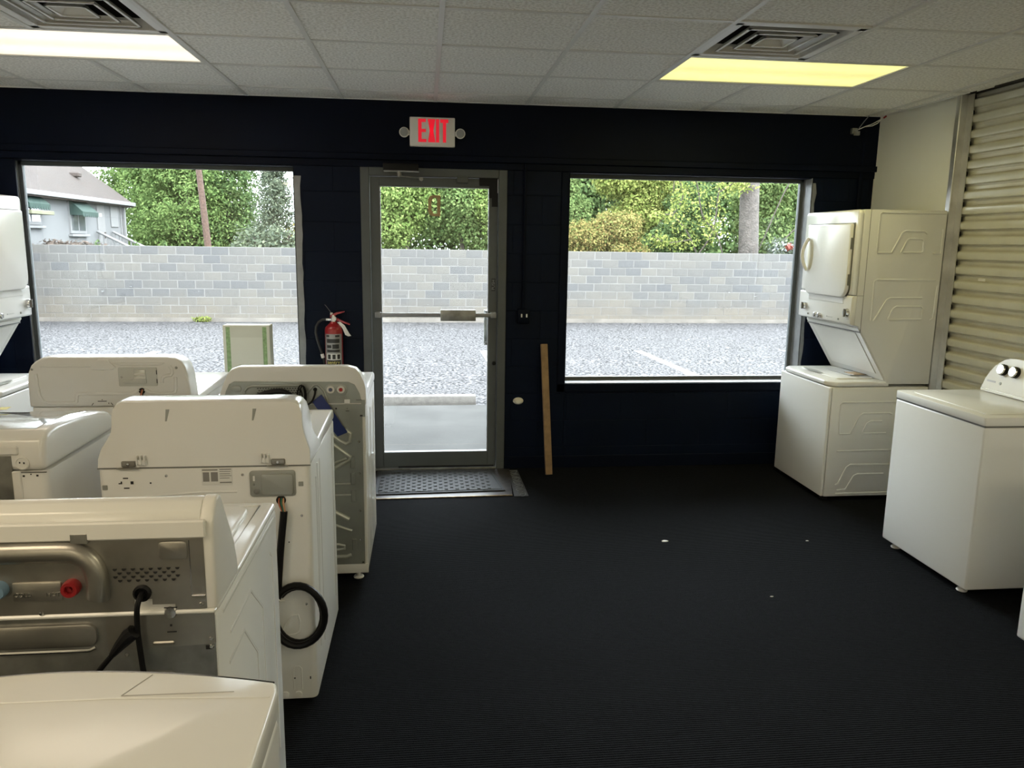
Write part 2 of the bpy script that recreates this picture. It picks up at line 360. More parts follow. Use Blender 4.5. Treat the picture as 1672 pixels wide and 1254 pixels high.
MB().mesh(text_mesh('PUSH', 0.03, 0.0004), Matrix.Translation((0.477, yd0-.0026, 1.337)) @ Matrix.Rotation(PI/2, 4, 'X') @ Matrix.Rotation(PI/2, 4, 'Z')).build('push_lettering', ALUL, ps)
# the letter D on the outside of the glass, seen from behind
def letterD():
    x0, x1, z0, z1, c, s = 0.024, 0.108, 1.802, 1.944, .03, .023
    out = [(x1, z0), (x1, z1), (x0+c, z1), (x0+c*.35, z1-c*.3), (x0, z1-c), (x0, z0+c), (x0+c*.35, z0+c*.3), (x0+c, z0)]
    inn = [(x1-s, z0+s*.8), (x1-s, z1-s*.8), (x0+c+.006, z1-s*.8), (x0+s+.004, z1-c-.006), (x0+s, z1-c-.012), (x0+s, z0+c+.012), (x0+s+.004, z0+c+.006), (x0+c+.006, z0+s*.8)]
    t = MB(); n = len(out)
    for i in range(n):
        a, b, p, q = out[i], out[(i+1) % n], inn[(i+1) % n], inn[i]
        t.prism([a, b, p, q], 'y', WY+.0372, WY+.0382)
    return t
letterD().build('letter_D', mat('gold_vinyl', (0.40, 0.24, 0.085), 0.5), d1)
MB().prism([(0.028, 1.892), (0.036, 1.916), (0.041, 1.90), (0.040, 1.888)], 'y', WY+.0384, WY+.039).build('torn_spot', INK, d1)
MB().box(-0.2, 0.49, yd0-.003, yd0+.001, 0.017, 0.026).build('door_sweep', BLACK, d1)

# ================================================================= CEILING FITTINGS
def troffer(i, j, col, e, watts, wcol, label):
    x0, x1 = TX0+i*TS, TX0+(i+2)*TS; y0, y1 = TY0+j*TS, TY0+(j+1)*TS
    r = thing('ceiling_light', label, 'light', ((x0+x1)/2, (y0+y1)/2, CEIL), 0, 'recessed ceiling lights')
    w, d = (x1-x0)/2-.012, (y1-y0)/2-.012
    for a, b, c, dd in ((-w, w, -d, -d+.018), (-w, w, d-.018, d), (-w, -w+.018, -d+.018, d-.018), (w-.018, w, -d+.018, d-.018)):
        MB().box(a, b, c, dd, 0.0, 0.02, 0.002, 1).build('light_frame', GRID, r)
    MB().box(-w+.004, w-.004, -d+.004, d-.004, 0.05, 0.13).build('light_housing', GRID, r)
    MB().box(-w+.016, w-.016, -d+.016, d-.016, 0.006, 0.012).build('diffuser', emit_mat('diffuser_'+label[:10], col, e, True), r)
    ld = bpy.data.lights.new('fluorescent_glow', 'AREA'); ld.shape = 'RECTANGLE'; ld.size = 1.14; ld.size_y = 0.52; ld.energy = watts; ld.color = wcol
    lo = bpy.data.objects.new('fluorescent_glow', ld); COL.objects.link(lo); lo.parent = r; lo.location = (0, 0, -0.012)
    return r
troffer(-4, 1, (1.0, 0.86, 0.66), 1.15, LAMP_W['front_left'], (1, 0.86, 0.68), 'warm white ceiling light above the dryers on the left')
troffer(2, 1, (1.0, 0.92, 0.30), 1.02, LAMP_W['front_right'], (1, 0.90, 0.42), 'yellow ceiling light next to the right air vent')
troffer(-4, -5, (1.0, 0.88, 0.68), 1.1, LAMP_W['rear'], (1, 0.81, 0.56), 'ceiling light out of view over the near machines')  # unseen rear lights, added only to light the machines' backs
troffer(2, -5, (1.0, 0.9, 0.5), 1.1, LAMP_W['rear'], (1, 0.89, 0.62), 'ceiling light out of view right of the viewer')
troffer(-4, -10, (1.0, 0.88, 0.68), 1.1, LAMP_W['far'], (1, 0.83, 0.58), 'ceiling light out of view far behind on the left')  # unseen far pair, added to bounce light off the back wall
troffer(2, -10, (1.0, 0.9, 0.5), 1.1, LAMP_W['far'], (1, 0.89, 0.64), 'ceiling light out of view far behind on the right')
VENTW = mat('vent_white_metal', (0.85, 0.85, 0.84), 0.4)
DUCT = mat('dark_duct', (0.03, 0.027, 0.025), 0.6)
def vent(i, j, label):
    x0, y0 = TX0+i*TS, TY0+j*TS; h = TS/2
    r = thing('air_vent', label, 'vent', (x0+h, y0+h, CEIL), 0, 'square ceiling air vents')
    # open duct box above
    k = MB(); o = .285
    for a in range(4):
        k.box(-o, o, o-.004, o, .02, .16, M=Matrix.Rotation(a*PI/2, 4, 'Z'))
    k.box(-o, o, -o, o, .15, .16); k.build('duct_box', DUCT, r)
    def ring(ho, zo, hi, zi, rim, name):
        t = MB()
        for a in range(4):
            M = Matrix.Rotation(a*PI/2, 4, 'Z')
            tb = bmesh.new(); vs_ = []
            for (h1, z1_) in ((ho, zo), (hi, zi), (hi, zi+.0025), (ho, zo+.0025)):
                vs_.append((tb.verts.new((-h1, h1, z1_)), tb.verts.new((h1, h1, z1_))))
            for q in range(4):
                p, n_ = vs_[q], vs_[(q+1) % 4]; tb.faces.new((p[0], p[1], n_[1], n_[0]))
            bmesh.ops.recalc_face_normals(tb, faces=tb.faces[:]); bmesh.ops.transform(tb, matrix=M, verts=tb.verts[:]); t._merge(tb)
            t.box(-ho, ho, ho-rim, ho, zo-.003, zo+.003, M=M)
        return t.build(name, VENTW, r)
    fr = MB()
    for a in range(4): fr.box(-.292, .292, .255, .292, 0.0, .006, .002, 1, M=Matrix.Rotation(a*PI/2, 4, 'Z'))
    fr.build('vent_frame', VENTW, r)
    ring(.257, .004, .240, .045, .004, 'vent_collar')
    ring(.205, .002, .185, .022, .012, 'vent_blade'); ring(.140, .002, .122, .020, .011, 'vent_blade')
    ring(.080, .002, .046, .03, .009, 'vent_blade'); MB().box(-.047, .047, -.047, .047, .028, .033).build('vent_core', VENTW, r)
    return r
vent(-3, 0, 'square air vent at the top left beside the warm light'); vent(2, 0, 'square air vent at the upper right beside the yellow light')

# ================================================================= THINGS ON THE FRONT WALL
ex = thing('exit_sign', 'white EXIT sign with red letters above the door', 'sign', (0.054, WY-0.018, 2.347))
MB().box(-0.150, 0.150, -0.045, 0.0, -0.094, 0.094, 0.006, 2).build('sign_housing', PLAST, ex)
EXR = emit_mat('red_lit_letters', (1.0, 0.015, 0.04), 0.55)
def bar(x0, z0, x1, z1, w, wb=None):
    wb = wb or w; return [(x0-w/2, z0), (x0+w/2, z0), (x1+wb/2, z1), (x1-wb/2, z1)]
def letter(polys):
    t = MB()
    for p in polys: t.prism(p, 'y', -.0475, -.044)
    return t.build('sign_letter', EXR, ex)
zt, zb = .082, -.066
letter([rr(-.093, -.071, zb, zt, .001, 1), [(-.071, zt-.020), (-.043, zt-.020), (-.043, zt), (-.071, zt)], [(-.071, -.002), (-.043, -.002), (-.043, .018), (-.071, .018)], [(-.071, zb), (-.040, zb), (-.040, zb+.020), (-.071, zb+.020)]])
letter([bar(-.017, zb, .007, zt, .024), bar(.008, zb, -.018, zt, .024)])
letter([rr(.024, .045, zb, zt, .001, 1)])
letter([rr(.070, .091, zb, zt-.02, .001, 1), rr(.052, .106, zt-.022, zt, .001, 1)])
for s in (-1, 1):
    lh = MB().lathe([(0, .02), (.022, .018), (.031, 0), (.033, -.025), (.029, -.03)], (s*.186, -.02, -.006), 'y', 20).box(min(s*.148, s*.165), max(s*.148, s*.165), -.03, -.005, -.02, .008, .003, 1).build('lamp_head', PLAST, ex)
    MB().lathe([(0, -.026), (.014, -.028), (.027, -.031)], (s*.186, -.02, -.006), 'y', 18).build('lamp_lens', mat('lamp_lens', (.35, .36, .36), .15), lh)

fe = thing('fire_extinguisher', 'red fire extinguisher hanging on the dark pier left of the door', 'extinguisher', (-0.622, WY-0.085, 0.60))
R_ = .060
MB().lathe([(0, 0), (R_-.008, 0), (R_, .01), (R_, .43), (R_-.004, .446), (R_-.02, .462), (.026, .474), (.022, .485)], (0, 0, 0), 'z', 32).build('cylinder', RED, fe)
def wrap(me_or_mb, name, m, par):  # bend a flat x-z drawing around the cylinder
    o = me_or_mb.build(name, m, par)
    for v in o.data.vertices:
        a = v.co.x/R_; rad = R_+0.0006-v.co.y; v.co.x = rad*math.sin(a); v.co.y = -rad*math.cos(a)
    return o
def grid_panel(x0, x1, z0, z1, y):
    t = MB(); n = 14
    for k in range(n): t.box(x0+(x1-x0)*k/n, x0+(x1-x0)*(k+1)/n, y-.0004, y, z0, z1)
    return t
lb = wrap(grid_panel(-.062, .066, .19, .405, 0), 'extinguisher_label', mat('silver_label', (0.3250, 0.3250, 0.3120), .4, .3), fe)
for (a, b, c, d) in ((-.05, -.025, .385, .398), (.015, .045, .385, .398), (-.045, .045, .345, .372), (-.005, .04, .305, .335), (-.045, -.012, .31, .33), (-.045, .045, .282, .298)):
    wrap(grid_panel(a, b, c, d, -.0006), 'label_print', INK, lb)
wp = wrap(grid_panel(-.05, .052, .228, .272, -.0006), 'pictogram_strip', PAPER, lb)
for a in (-.038, -.006, .026): wrap(grid_panel(a, a+.02, .234, .266, -.0012), 'pictogram', INK, lb)
wrap(grid_panel(-.05, .052, .196, .226, -.0006), 'black_band', INK, lb)
tmb = MB(); tmb.mesh(text_mesh('sentry', .034, .0003), Matrix.Translation((0, -.0016, .211)) @ Matrix.Rotation(PI/2, 4, 'X')); wrap(tmb, 'yellow_lettering', YELLOW, lb)
MB().tube([(0, 0, .48), (0, 0, .505), (0, 0, .53)], [.02, .018, .014], 14).box(-.05, -.01, -.012, .012, .49, .508, .004, 2).build('valve', CHROME, fe)
MB().tube([(-.012, 0, .545), (-.012, 0, .52)], .009, 10).lathe([(0, -.02), (.014, -.02), (.016, -.012), (.016, 0)], (.006, -.004, .505), 'y', 14).build('pressure_gauge', PAPER, fe)
MB().prism([(-.022, .512), (-.02, .530), (.02, .548), (.075, .556), (.076, .549), (.025, .534), (.002, .515)], 'y', -.012, .012, .002, 1).build('upper_lever', RED, fe)
MB().prism([(.004, .50), (.02, .512), (.06, .492), (.112, .470), (.108, .461), (.05, .482), (.01, .492)], 'y', -.011, .011, .002, 1).build('carry_handle', RED, fe)
pts = [(-.05, 0, .499), (-.075, 0, .497), (-.10, 0, .48), (-.118, 0, .45), (-.122, 0, .41), (-.112, 0, .36), (-.095, 0, .30), (-.08, 0, .255), (-.07, 0, .215), (-.064, 0, .16), (-.062, -.004, .10)]
MB().tube(pts, .0085, 10).build('hose', mat('charcoal_hose', (.035, .04, .042), .5), fe)
MB().tube([(-.083, 0, .262), (-.076, 0, .235)], .012, 10).build('hose_clip', PAPER, fe)
MB().lathe([(R_+.002, .115), (R_+.003, .118), (R_+.003, .128), (R_+.002, .131)], (0, 0, 0), 'z', 28).box(-.01, .01, .055, .084, .10, .36).build('bracket_strap', BLACK, fe)
MB().prism([(.025, .482), (.045, .485), (.075, .46), (.105, .405), (.118, .388), (.098, .385), (.078, .395), (.06, .44)], 'y', -.014, -.011).build('inspection_tag', PAPER, fe)
MB().tube([(-.01, -.004, .54), (-.035, -.003, .575), (-.055, -.002, .60)], .0012, 5).build('pin_wire', GALV, fe)

ob = thing('outlet_box', 'small dark outlet box with conduit right of the door', 'outlet', (0.688, WY-0.001, 1.12))
MB().box(-.042, .042, -.045, 0, -.05, .05, .006, 2).build('box_body', NAVYF, ob)
for x in (-.014, .022): MB().box(x-.005, x+.005, -.047, -.044, -.006, .018, .001, 1).build('switch_lever', PAPER, ob)
MB().tube([(.0, -.016, .045), (.0, -.016, 1.04)], .010, 10).build('conduit', NAVYF, ob)
k = MB().lathe([(0, -.03), (.02, -.028), (.034, -.016), (.038, 0)], (0, 0, 0), 'y', 24, sx=1.0, sy=.68).build('door_bumper', mat('ivory_bumper', (.75, .72, .62), .4)); k.location = (0.664, WY-.0015, 0.505)
tag(k, 'small oval ivory bumper on the dark wall right of the door', 'bumper')
st = thing('wooden_stick', 'pine stick leaning against the dark wall right of the door', 'stick', (0.867, 5.25, 0.0))
dirv = Vector((0.829+.011-0.867, WY-.005-5.25-.02, 0.922)); L_ = dirv.length
M_ = dirv.to_track_quat('Z', 'Y').to_matrix().to_4x4()
sb = MB().box(-.024, .024, -.012, .012, 0.012, L_, .002, 1, M=M_).build('stick_board', WOOD, st)
MB().box(-.024, .02, -.0135, -.012, .335, .34, M=M_).build('pencil_mark', INK, sb)
nl = MB()
for (a, z) in ((.01, .55), (.012, .62), (-.004, .70), (.014, .75), (.0, .82), (.012, .40), (.005, .47)): nl.box(a-.002, a+.002, -.0132, -.012, z, z+.005, M=M_)
nl.build('nail_holes', INK, sb, kind='stuff')
cw = thing('loose_wire_bracket', 'bracket with loose wires on the dark wall near the right ceiling corner', 'wires', (3.03, WY-.001, 2.44))
MB().box(-.02, .02, -.045, -.004, -.018, .022, .003, 1).box(-.012, .03, -.06, -.04, -.03, 0, .003, 1).lathe([(0, -.006), (.03, -.004), (.032, 0)], (0, -.0, 0), 'y', 14).build('bracket', GALVD, cw)
MB().tube([(.02, -.03, 0), (.035, -.04, .03), (.06, -.05, .07), (.085, -.06, .105)], .003, 6).build('wire', ALUL, cw)
MB().tube([(.022, -.03, .01), (.06, -.06, .03), (.10, -.08, .045), (.14, -.10, .07), (.165, -.11, .085)], .0032, 6).build('wire', PLAST, cw)
MB().tube([(.06, -.06, .03), (.10, -.085, .033), (.13, -.10, .05), (.15, -.105, .075)], .0032, 6).build('wire', PLAST, cw)
MB().tube([(.163, -.11, .083), (.182, -.112, .098)], .006, 8).build('wire_nut', RED, cw)

# ================================================================= FLOOR THINGS
MATM = mat('grey_moulded_mat', (0.0330, 0.0372, 0.0450), 0.75)
dm = thing('door_mat', 'grey patterned rubber mat in front of the door', 'mat', (0.095, 5.16, 0.0))
MB().prism([(-.435, -.27), (.428, -.235), (.375, .262), (-.435, .265)], 'z', .005, .012, .002, 1).build('mat_base', MATM, dm)
pt = MB(); dx = .036
for ix in range(22):
    for iy in range(13):
        cx, cy = -.395+ix*dx, -.215+iy*.036
        if cx > .33+(.03 if iy < 6 else 0): continue
        pt.tube([(cx+.012*math.cos(a), cy+.012*math.sin(a), .0125) for a in [PI*.15+PI*.7*q/5+(PI if (ix+iy) % 2 else 0) for q in range(6)]], .0028, 5, cap=False)
pt.tube([(-.41, -.245, .0125), (.405, -.213, .0125), (.355, .24, .0125), (-.41, .243, .0125)], .003, 5, closed=True)
pt.build('mat_pattern', mat('mat_ridges', (0.0650, 0.0725, 0.0850), 0.7), dm, kind='stuff')
wp_ = thing('worn_floor_plate', 'worn dark metal floor plate edging the door mat', 'floor plate', (0.12, 5.13, 0.0))
MB().prism([(-.47, -.31), (.44, -.29), (.485, .31), (-.47, .31)], 'z', .0005, .004).build('plate_sheet', mat('worn_plate', (0.0420, 0.0372, 0.0348), .5, .3, noise=(14, .5)), wp_)
MB().tube([(-.47, -.312, .004), (-.1, -.305, .004), (.44, -.292, .004)], .004, 6).build('edge_strip', mat('tarnished_brass', (.35, .27, .16), .4, .7, noise=(30, .5)), wp_)
ft = thing('patterned_floor_strip', 'short dark floor strip with pale swirls beside the door mat', 'strip', (0.63, 5.11, 0.0))
MB().prism([(-.06, -.295), (.035, -.29), (.03, .30), (-.035, .30)], 'z', .0006, .003).build('strip_backing', mat('strip_dark', (.035, .036, .038), .6), ft)
sw = MB()
for q in range(7):
    cy = -.25+q*.085; s_ = 1 if q % 2 else -1
    sw.tube([(-.005+s_*.026*math.cos(a)+.0, cy+.036*math.sin(a)+.012*math.cos(2*a), .0034) for a in [2*PI*t/10*.85 for t in range(11)]], .0024, 5)
    sw.tube([(-.03, cy-.03, .0034), (-.01, cy, .0034), (.02, cy+.02, .0034)], .002, 5)
sw.build('swirl_print', mat('strip_pale', (0.1320, 0.1380, 0.1380), .6), ft)
def scrap(x, y, s, label):
    t = MB(); pts = [(s*random.uniform(.7, 1.2)*math.cos(a), .55*s*random.uniform(.6, 1.2)*math.sin(a)) for a in np.linspace(0, 2*PI, 9)[:-1]]
    t.prism(pts, 'z', .001, .003+s*.1, .0006, 1); o = t.build('paper_scrap', PAPER); o.location = (x, y, 0); tag(o, label, 'scrap', 'bits of litter on the carpet'); return o
scrap(1.32, 3.985, .020, 'largest white paper scrap on the middle of the carpet')
scrap(2.13, 3.93, .009, 'tiny white speck on the carpet left of the plain washer')
scrap(1.62, 3.27, .009, 'faint pale speck on the carpet in front of the paper scrap')
scrap(2.33, 2.10, .006, 'tiny pale speck on the carpet near the lower right machine')

# ================================================================= ROLLER SHUTTER (right wall)
rs = thing('roller_shutter', 'ribbed cream metal roller shutter on the right wall', 'shutter', (3.305, 0.0, 0.0))
SHUT = mat('cream_shutter_steel', (0.70, 0.69, 0.59), 0.28, 0.3, noise=(5, 0.10), bump=(9, .05, .01))
N_ = SHUT.node_tree.nodes; L2 = SHUT.node_tree.links; b_ = N_['Principled BSDF']; src_ = b_.inputs['Base Color'].links[0].from_socket
tc_ = N_.new('ShaderNodeTexCoord'); sp_ = N_.new('ShaderNodeSeparateXYZ'); L2.new(tc_.outputs['Object'], sp_.inputs[0])
cr_ = N_.new('ShaderNodeValToRGB'); e_ = cr_.color_ramp.elements; e_[0].position = .052; e_[0].color = (0, 0, 0, 1); e_[1].position = .080; e_[1].color = (0, 0, 0, 1)
k_ = cr_.color_ramp.elements.new(.062); k_.color = (.7, .7, .7, 1); L2.new(sp_.outputs['Z'], cr_.inputs[0])
nz_ = N_.new('ShaderNodeTexNoise'); nz_.inputs['Scale'].default_value = 3; gm_ = N_.new('ShaderNodeNewGeometry'); L2.new(gm_.outputs['Position'], nz_.inputs['Vector'])
mu_ = N_.new('ShaderNodeMath'); mu_.operation = 'MULTIPLY'; L2.new(cr_.outputs[0], mu_.inputs[0]); L2.new(nz_.outputs['Fac'], mu_.inputs[1])
mx_ = N_.new('ShaderNodeMix'); mx_.data_type = 'RGBA'; L2.new(mu_.outputs[0], mx_.inputs['Factor']); L2.new(src_, mx_.inputs['A']); mx_.inputs['B'].default_value = (.16, .09, .03, 1); L2.new(mx_.outputs['Result'], b_.inputs['Base Color'])
pitch = 0.0905; slat_me = None
ys, ye = 0.62, 4.60
prof = [(0.016, 0.0), (0.015, .005), (-.008, .011), (-.013, .028), (-.012, .048), (-.006, .055), (.012, .062), (.017, .068), (.014, .084), (.016, pitch), (.021, pitch), (.021, 0)]
for k in range(28):
    z = 0.02+k*pitch
    if slat_me is None:
        o = MB().prism(prof, 'x', 0, 1).build('slat', SHUT, rs, sharp=25)
        for v in o.data.vertices:                       # prism axis x gives (a, u, v): put the run along y, profile depth along x
            a, u, w = v.co; v.co = (u, ys+(ye-ys)*a, w)
        bmx = bmesh.new(); bmx.from_mesh(o.data); bmesh.ops.recalc_face_normals(bmx, faces=bmx.faces[:]); bmx.to_mesh(o.data); bmx.free(); slat_me = o.data
    else:
        o = bpy.data.objects.new('slat', slat_me); COL.objects.link(o); o.parent = rs
    o.location = (random.uniform(-.001, .001), 0, z)
gd = MB().box(-.065, .06, 4.612, 4.655, 0.0, 2.555, .003, 1).box(-.02, -.015, 4.56, 4.62, 0, 2.55).build('guide_rail', mat('zinc_rail', (.62, .62, .6), .35, .8, noise=(8, .15)), rs)
for k in range(28): MB().box(-.010, .02, 4.588, 4.614, .02+k*pitch+.05, .02+k*pitch+.088, .006, 1).build('end_lock', BLACK, rs)
MB().box(-.05, .11, 0.62, 4.60, 2.556, 2.60, .004, 1).build('hood', DUCT, rs)
MB().box(-.052, -.046, 4.36, 4.50, 2.548, 2.572, .001, 1).build('white_tape', PAPER, rs)
MB().box(-.013, -.0095, 4.29, 4.35, 1.443, 1.458, .002, 1).build('paint_patch', PLAST, rs)

# ================================================================= APPLIANCES
def screws(par, pts, y=-.002, r=.005, m=CHROME):
    t = MB()
    for x, z in pts: t.lathe([(0, -.004), (r*.7, -.0035), (r, 0)], (x, y, z), 'y', 8)
    return t.build('screws', m, par, kind='stuff' if len(pts) > 1 else None)
def spots(par, rects, y, name='slots', m=DARK):
    t = MB()
    for a, b, c, d in rects: t.box(a, b, y-.0008, y+.0005, c, d)
    return t.build(name, m, par, kind='stuff' if len(rects) > 1 else None)
def yline(par, pts, y, r=.004, name='pressed_rib', m=WHITE, n=6, fl=.6):
    if m.name in ('grey_green_steel', 'rib_highlight_steel'): r, fl, n = r*1.6, .9, 8
    return MB().tube([(x, y, z) for x, z in pts], r, n, flat=(1, fl, 1)).build(name, m, par)
def smooth_path(pts, sub=4):
    P = [Vector(p) for p in pts]; out = []
    for i in range(len(P)-1):
        p0, p1, p2, p3 = P[max(i-1, 0)], P[i], P[i+1], P[min(i+2, len(P)-1)]
        for k in range(sub):
            t = k/sub; out.append(0.5*((2*p1)+(-p0+p2)*t+(2*p0-5*p1+4*p2-p3)*t*t+(-p0+3*p1-3*p2+p3)*t**3))
    return out+[P[-1]]
def feet(par, x, ys_, h=.03, m=PLAST):
    for sx in (-x, x):
        for y in ys_:
            MB().lathe([(.024, 0), (.026, .004), (.022, .010), (.010, .012), (.009, h+.01)], (sx, y, 0), 'z', 14).build('foot', m, par)
W = .343

# ---- front corner machine, seen from above (front control panel points to the windows)
m1 = thing('front_load_dryer', 'white dryer at the bottom left, only its glossy top showing', 'dryer', (-.565, 0.40, 0))
MB().box(-W, W, .0, .69, .03, .93, .012, 3).build('cabinet', WHITE, m1)
bow = [(-W, .0), (W, .0), (W, .685)] + [(x, .768-.060*(abs(x)/W)**1.8) for x in np.linspace(W*.985, -W*.985, 21)] + [(-W, .685)]
MB().prism(bow, 'z', .925, .970, .007, 3, ang=.45).build('top_panel', WHITE, m1)
MB().tube([(-W+.004, .687, .9703), (-.1, .687, .9705), (.12, .684, .9705), (.335, .668, .9703)], .0016, 6, flat=(1, 1, .5)).build('ridge_line', WHITE2, m1)
MB().tube([(.12, .69, .9703), (.132, .715, .9703), (.146, .744, .9703)], .0009, 5).tube([(.12, .69, .9703), (.28, .687, .9703)], .0009, 5).build('drawer_seam', mat('soft_seam', (.42, .41, .39), .5), m1)
fp = MB(); arc = [(x, .7685-.060*(abs(x)/W)**1.8) for x in np.linspace(W*.97, -W*.97, 25)]
fp.prism(arc+[(x*.97, y-.02) for x, y in arc[::-1]], 'z', .80, .962, .002, 1, ang=.45); fp.build('control_panel', WHITE, m1)
cs = MB(); arc2 = [(x, .7735-.060*(abs(x)/W)**1.8) for x in np.linspace(W*.97, -W*.97, 25)]
cs.prism(arc2+[(x, y-.007) for x, y in arc2[::-1]], 'z', .85, .9655); cs.build('black_display_strip', mat('black_gloss', (.01, .01, .012), .12), m1)
MB().lathe([(.16, 0), (.2, .02), (.22, .05), (.18, .06), (0, .065)], (0, .69, .45), 'y', 32).build('door', WHITE, m1)
yl = MB().tube([(W, .06, .90), (W, .60, .90), (W, .64, .86), (W, .64, .2)], .004, 6, flat=(.6, 1, 1)).build('side_rib', WHITE, m1)
feet(m1, .29, (.06, .63))

# ---- silver-backed top loader
m2 = thing('top_load_washer', 'washer with a bare metal back panel, red and blue water inlets', 'washer', (-.763, 1.50, 0))
MB().box(-W, W, .006, .635, .03, .888, .008, 2).build('cabinet', WHITE, m2)
MB().prism(rr(-W, W, .012, .645, .02, 4), 'z', .886, .905, .008, 3, ang=.45).build('top_panel', WHITE, m2)
MB().prism(rr(-.285, .285, .215, .60, .05, 5), 'z', .900, .914, .006, 3, ang=.45).build('lid', WHITE, m2)
MB().tube([(-.30, .2, .905), (.30, .2, .905), (.305, .61, .905), (-.305, .61, .905)], .004, 6, closed=True, flat=(1, 1, .6)).build('lid_groove', WHITE2, m2)
cprof = [(.0, .903), (.0, 1.060), (.004, 1.085), (.012, 1.105), (.030, 1.120), (.050, 1.123), (.065, 1.115), (.150, .985), (.168, .94), (.172, .903)]
MB().prism(cprof, 'x', -.322, .322, .004, 2, ang=.45).build('console', WHITE, m2)
for s in (-1, 1):
    a, b = sorted((s*.320, s*.348))
    MB().prism([(y-.003 if y < .01 else y+.004, z+.002 if z > .95 else z) for y, z in cprof], 'x', a, b, .007, 3, ang=.45).build('console_end_cap', PLAST, m2)
MB().prism([(-.322, .905), (.19, .905), (.19, .930), (.225, .930), (.225, .918), (.268, .918), (.268, .906), (.328, .906), (.328, 1.055), (-.322, 1.058)], 'y', -.004, .001).build('console_back_plate', GALV, m2)
MB().box(-.322, .335, -.012, 0, 1.056, 1.092, .003, 1).build('console_lip', WHITE, m2)
MB().box(.085, .118, -.013, -.001, 1.05, 1.072, .002, 1).build('mounting_tab', GALVD, m2)
MB().box(-.34, .344, -.008, .008, .896, .905, .003, 1).build('back_rim', WHITE, m2)
pth = smooth_path([(-.32, -.008, .94), (-.315, -.008, .985), (-.295, -.008, 1.02), (-.26, -.008, 1.032), (-.2, -.008, 1.033), (-.05, -.008, 1.034), (.06, -.008, 1.034), (.095, -.008, 1.030), (.118, -.008, 1.012), (.127, -.008, .985), (.128, -.008, .955), (.125, -.006, .938)], 3)
MB().tube(pth, .0215, 14, flat=(1, .8, 1)).build('pressed_duct', GALV, m2)
def inlet(par, x, z, y, r, m, depth=.02):
    o = MB().lathe([(r, 0), (r*1.02, -depth*.5), (r*.9, -depth), (r*.55, -depth), (r*.5, -depth*.55), (r*.22, -depth*.55), (r*.2, -depth*.8), (0, -depth*.8)], (x, y, z), 'y', 22)
    return o.build('water_inlet', m, par)
inlet(m2, -.052, .962, -.004, .0165, mat('blue_plastic', (.16, .26, .36), .4)); inlet(m2, .080, .962, -.004, .0165, mat('red_plastic', (.28, .016, .018), .35))
pl = MB().box(-.030, .060, -.008, -.003, .935, .973, .003, 2).build('name_plate', GALV, m2)
MB().mesh(text_mesh('COLD', .012, .0008), Matrix.Translation((-.011, -.0085, .948)) @ Matrix.Rotation(PI/2, 4, 'X')).mesh(text_mesh('HOT', .012, .0008), Matrix.Translation((.045, -.0085, .948)) @ Matrix.Rotation(PI/2, 4, 'X')).build('plate_lettering', CHROME, pl)
vt = MB()
for r_ in range(4):
    for c in range(8-(r_ % 2)):
        x = .160+c*.0167+(.0083 if r_ % 2 else 0); z = .993-r_*.0078
        vt.prism([(x-.004, z+.0022), (x+.004, z+.0022), (x+.0026, z-.001), (x, z-.0022), (x-.0026, z-.001)], 'y', -.0062, -.0035)
vt.build('vent_louvers', DARK, m2, kind='stuff')
MB().prism(rr(.244, .298, 1.012, 1.050, .008, 4), 'y', -.009, -.003, .004, 2, ang=.45).build('pressed_square', GALV, m2)
MB().box(.300, .302, -.0045, -.0035, .935, 1.05).box(.300, .327, -.007, -.003, .932, .936, .001, 1).build('plate_fold', CHROME, m2)
MB().lathe([(.017, 0), (.017, -.006), (.013, -.008), (.010, -.002), (0, -.002)], (.208, -.004, .944), 'y', 18).build('cord_grommet', BLACK, m2)
MB().tube(smooth_path([(.208, -.006, .944), (.208, -.022, .94), (.204, -.028, .92), (.200, -.022, .88), (.200, -.02, .85), (.203, -.02, .80), (.206, -.02, .74), (.20, -.02, .55), (.16, -.02, .42), (.05, -.02, .40), (0.0, -.02, .52), (.05, -.02, .68), (.118, -.03, .785), (.15, -.03, .825)], 5), .0055, 8).build('power_cord', BLACK, m2)
MB().tube([(.152, -.03, .828), (.168, -.03, .848), (.186, -.03, .868), (.196, -.03, .876)], [.0065, .011, .015, .0145], 10).build('plug', BLACK, m2)
tg = MB().box(.100, .122, -.0315, -.0305, .768, .786, M=Matrix.Translation((.11, 0, .777)) @ Matrix.Rotation(.5, 4, 'Y') @ Matrix.Translation((-.11, 0, -.777))).build('cord_tag', PAPER, m2)
MB().box(.117, .126, -.0325, -.0315, .779, .789).build('tag_print', RED, tg)
LOWB = MB().box(-.335, .338, -.002, .008, .05, .895).build('cabinet_back', GALVD, m2)
MB().prism([(.135, .896), (.341, .896), (.341, .830), (.135, .822)], 'y', -.004, -.001).build('corner_brace', GALV, m2)
MB().prism(rr(-.33, .118, .835, .884, .018, 4), 'y', -.010, -.001, .006, 2, ang=.45).build('pressed_panel', GALV, m2)
MB().box(.22, .262, -.008, -.003, .832, .840, .003, 1).build('pressed_bar', GALV, m2)
yline(m2, [(-.33, .826), (.10, .826), (.112, .832)], -.004, .004, 'bright_fold', CHROME)
yline(m2, [(.12, .752), (.16, .768), (.215, .774), (.25, .770), (.27, .755)], -.002, .005, 'pressed_arch', GALV)
MB().lathe([(.013, 0), (.011, -.004), (0, -.006)], (.258, -.004, .90), 'y', 12).build('hinge_bolt', CHROME, m2)
spots(m2, [(.247, .272, .9105, .9125), (.250, .268, .859, .861), (.256, .260, .872, .876), (.322, .334, .8195, .828)], -.0065)
screws(m2, [(.318, .916), (.31, 1.07), (.018, .909), (.333, .842), (.333, .825), (.17, .815)], -.005)
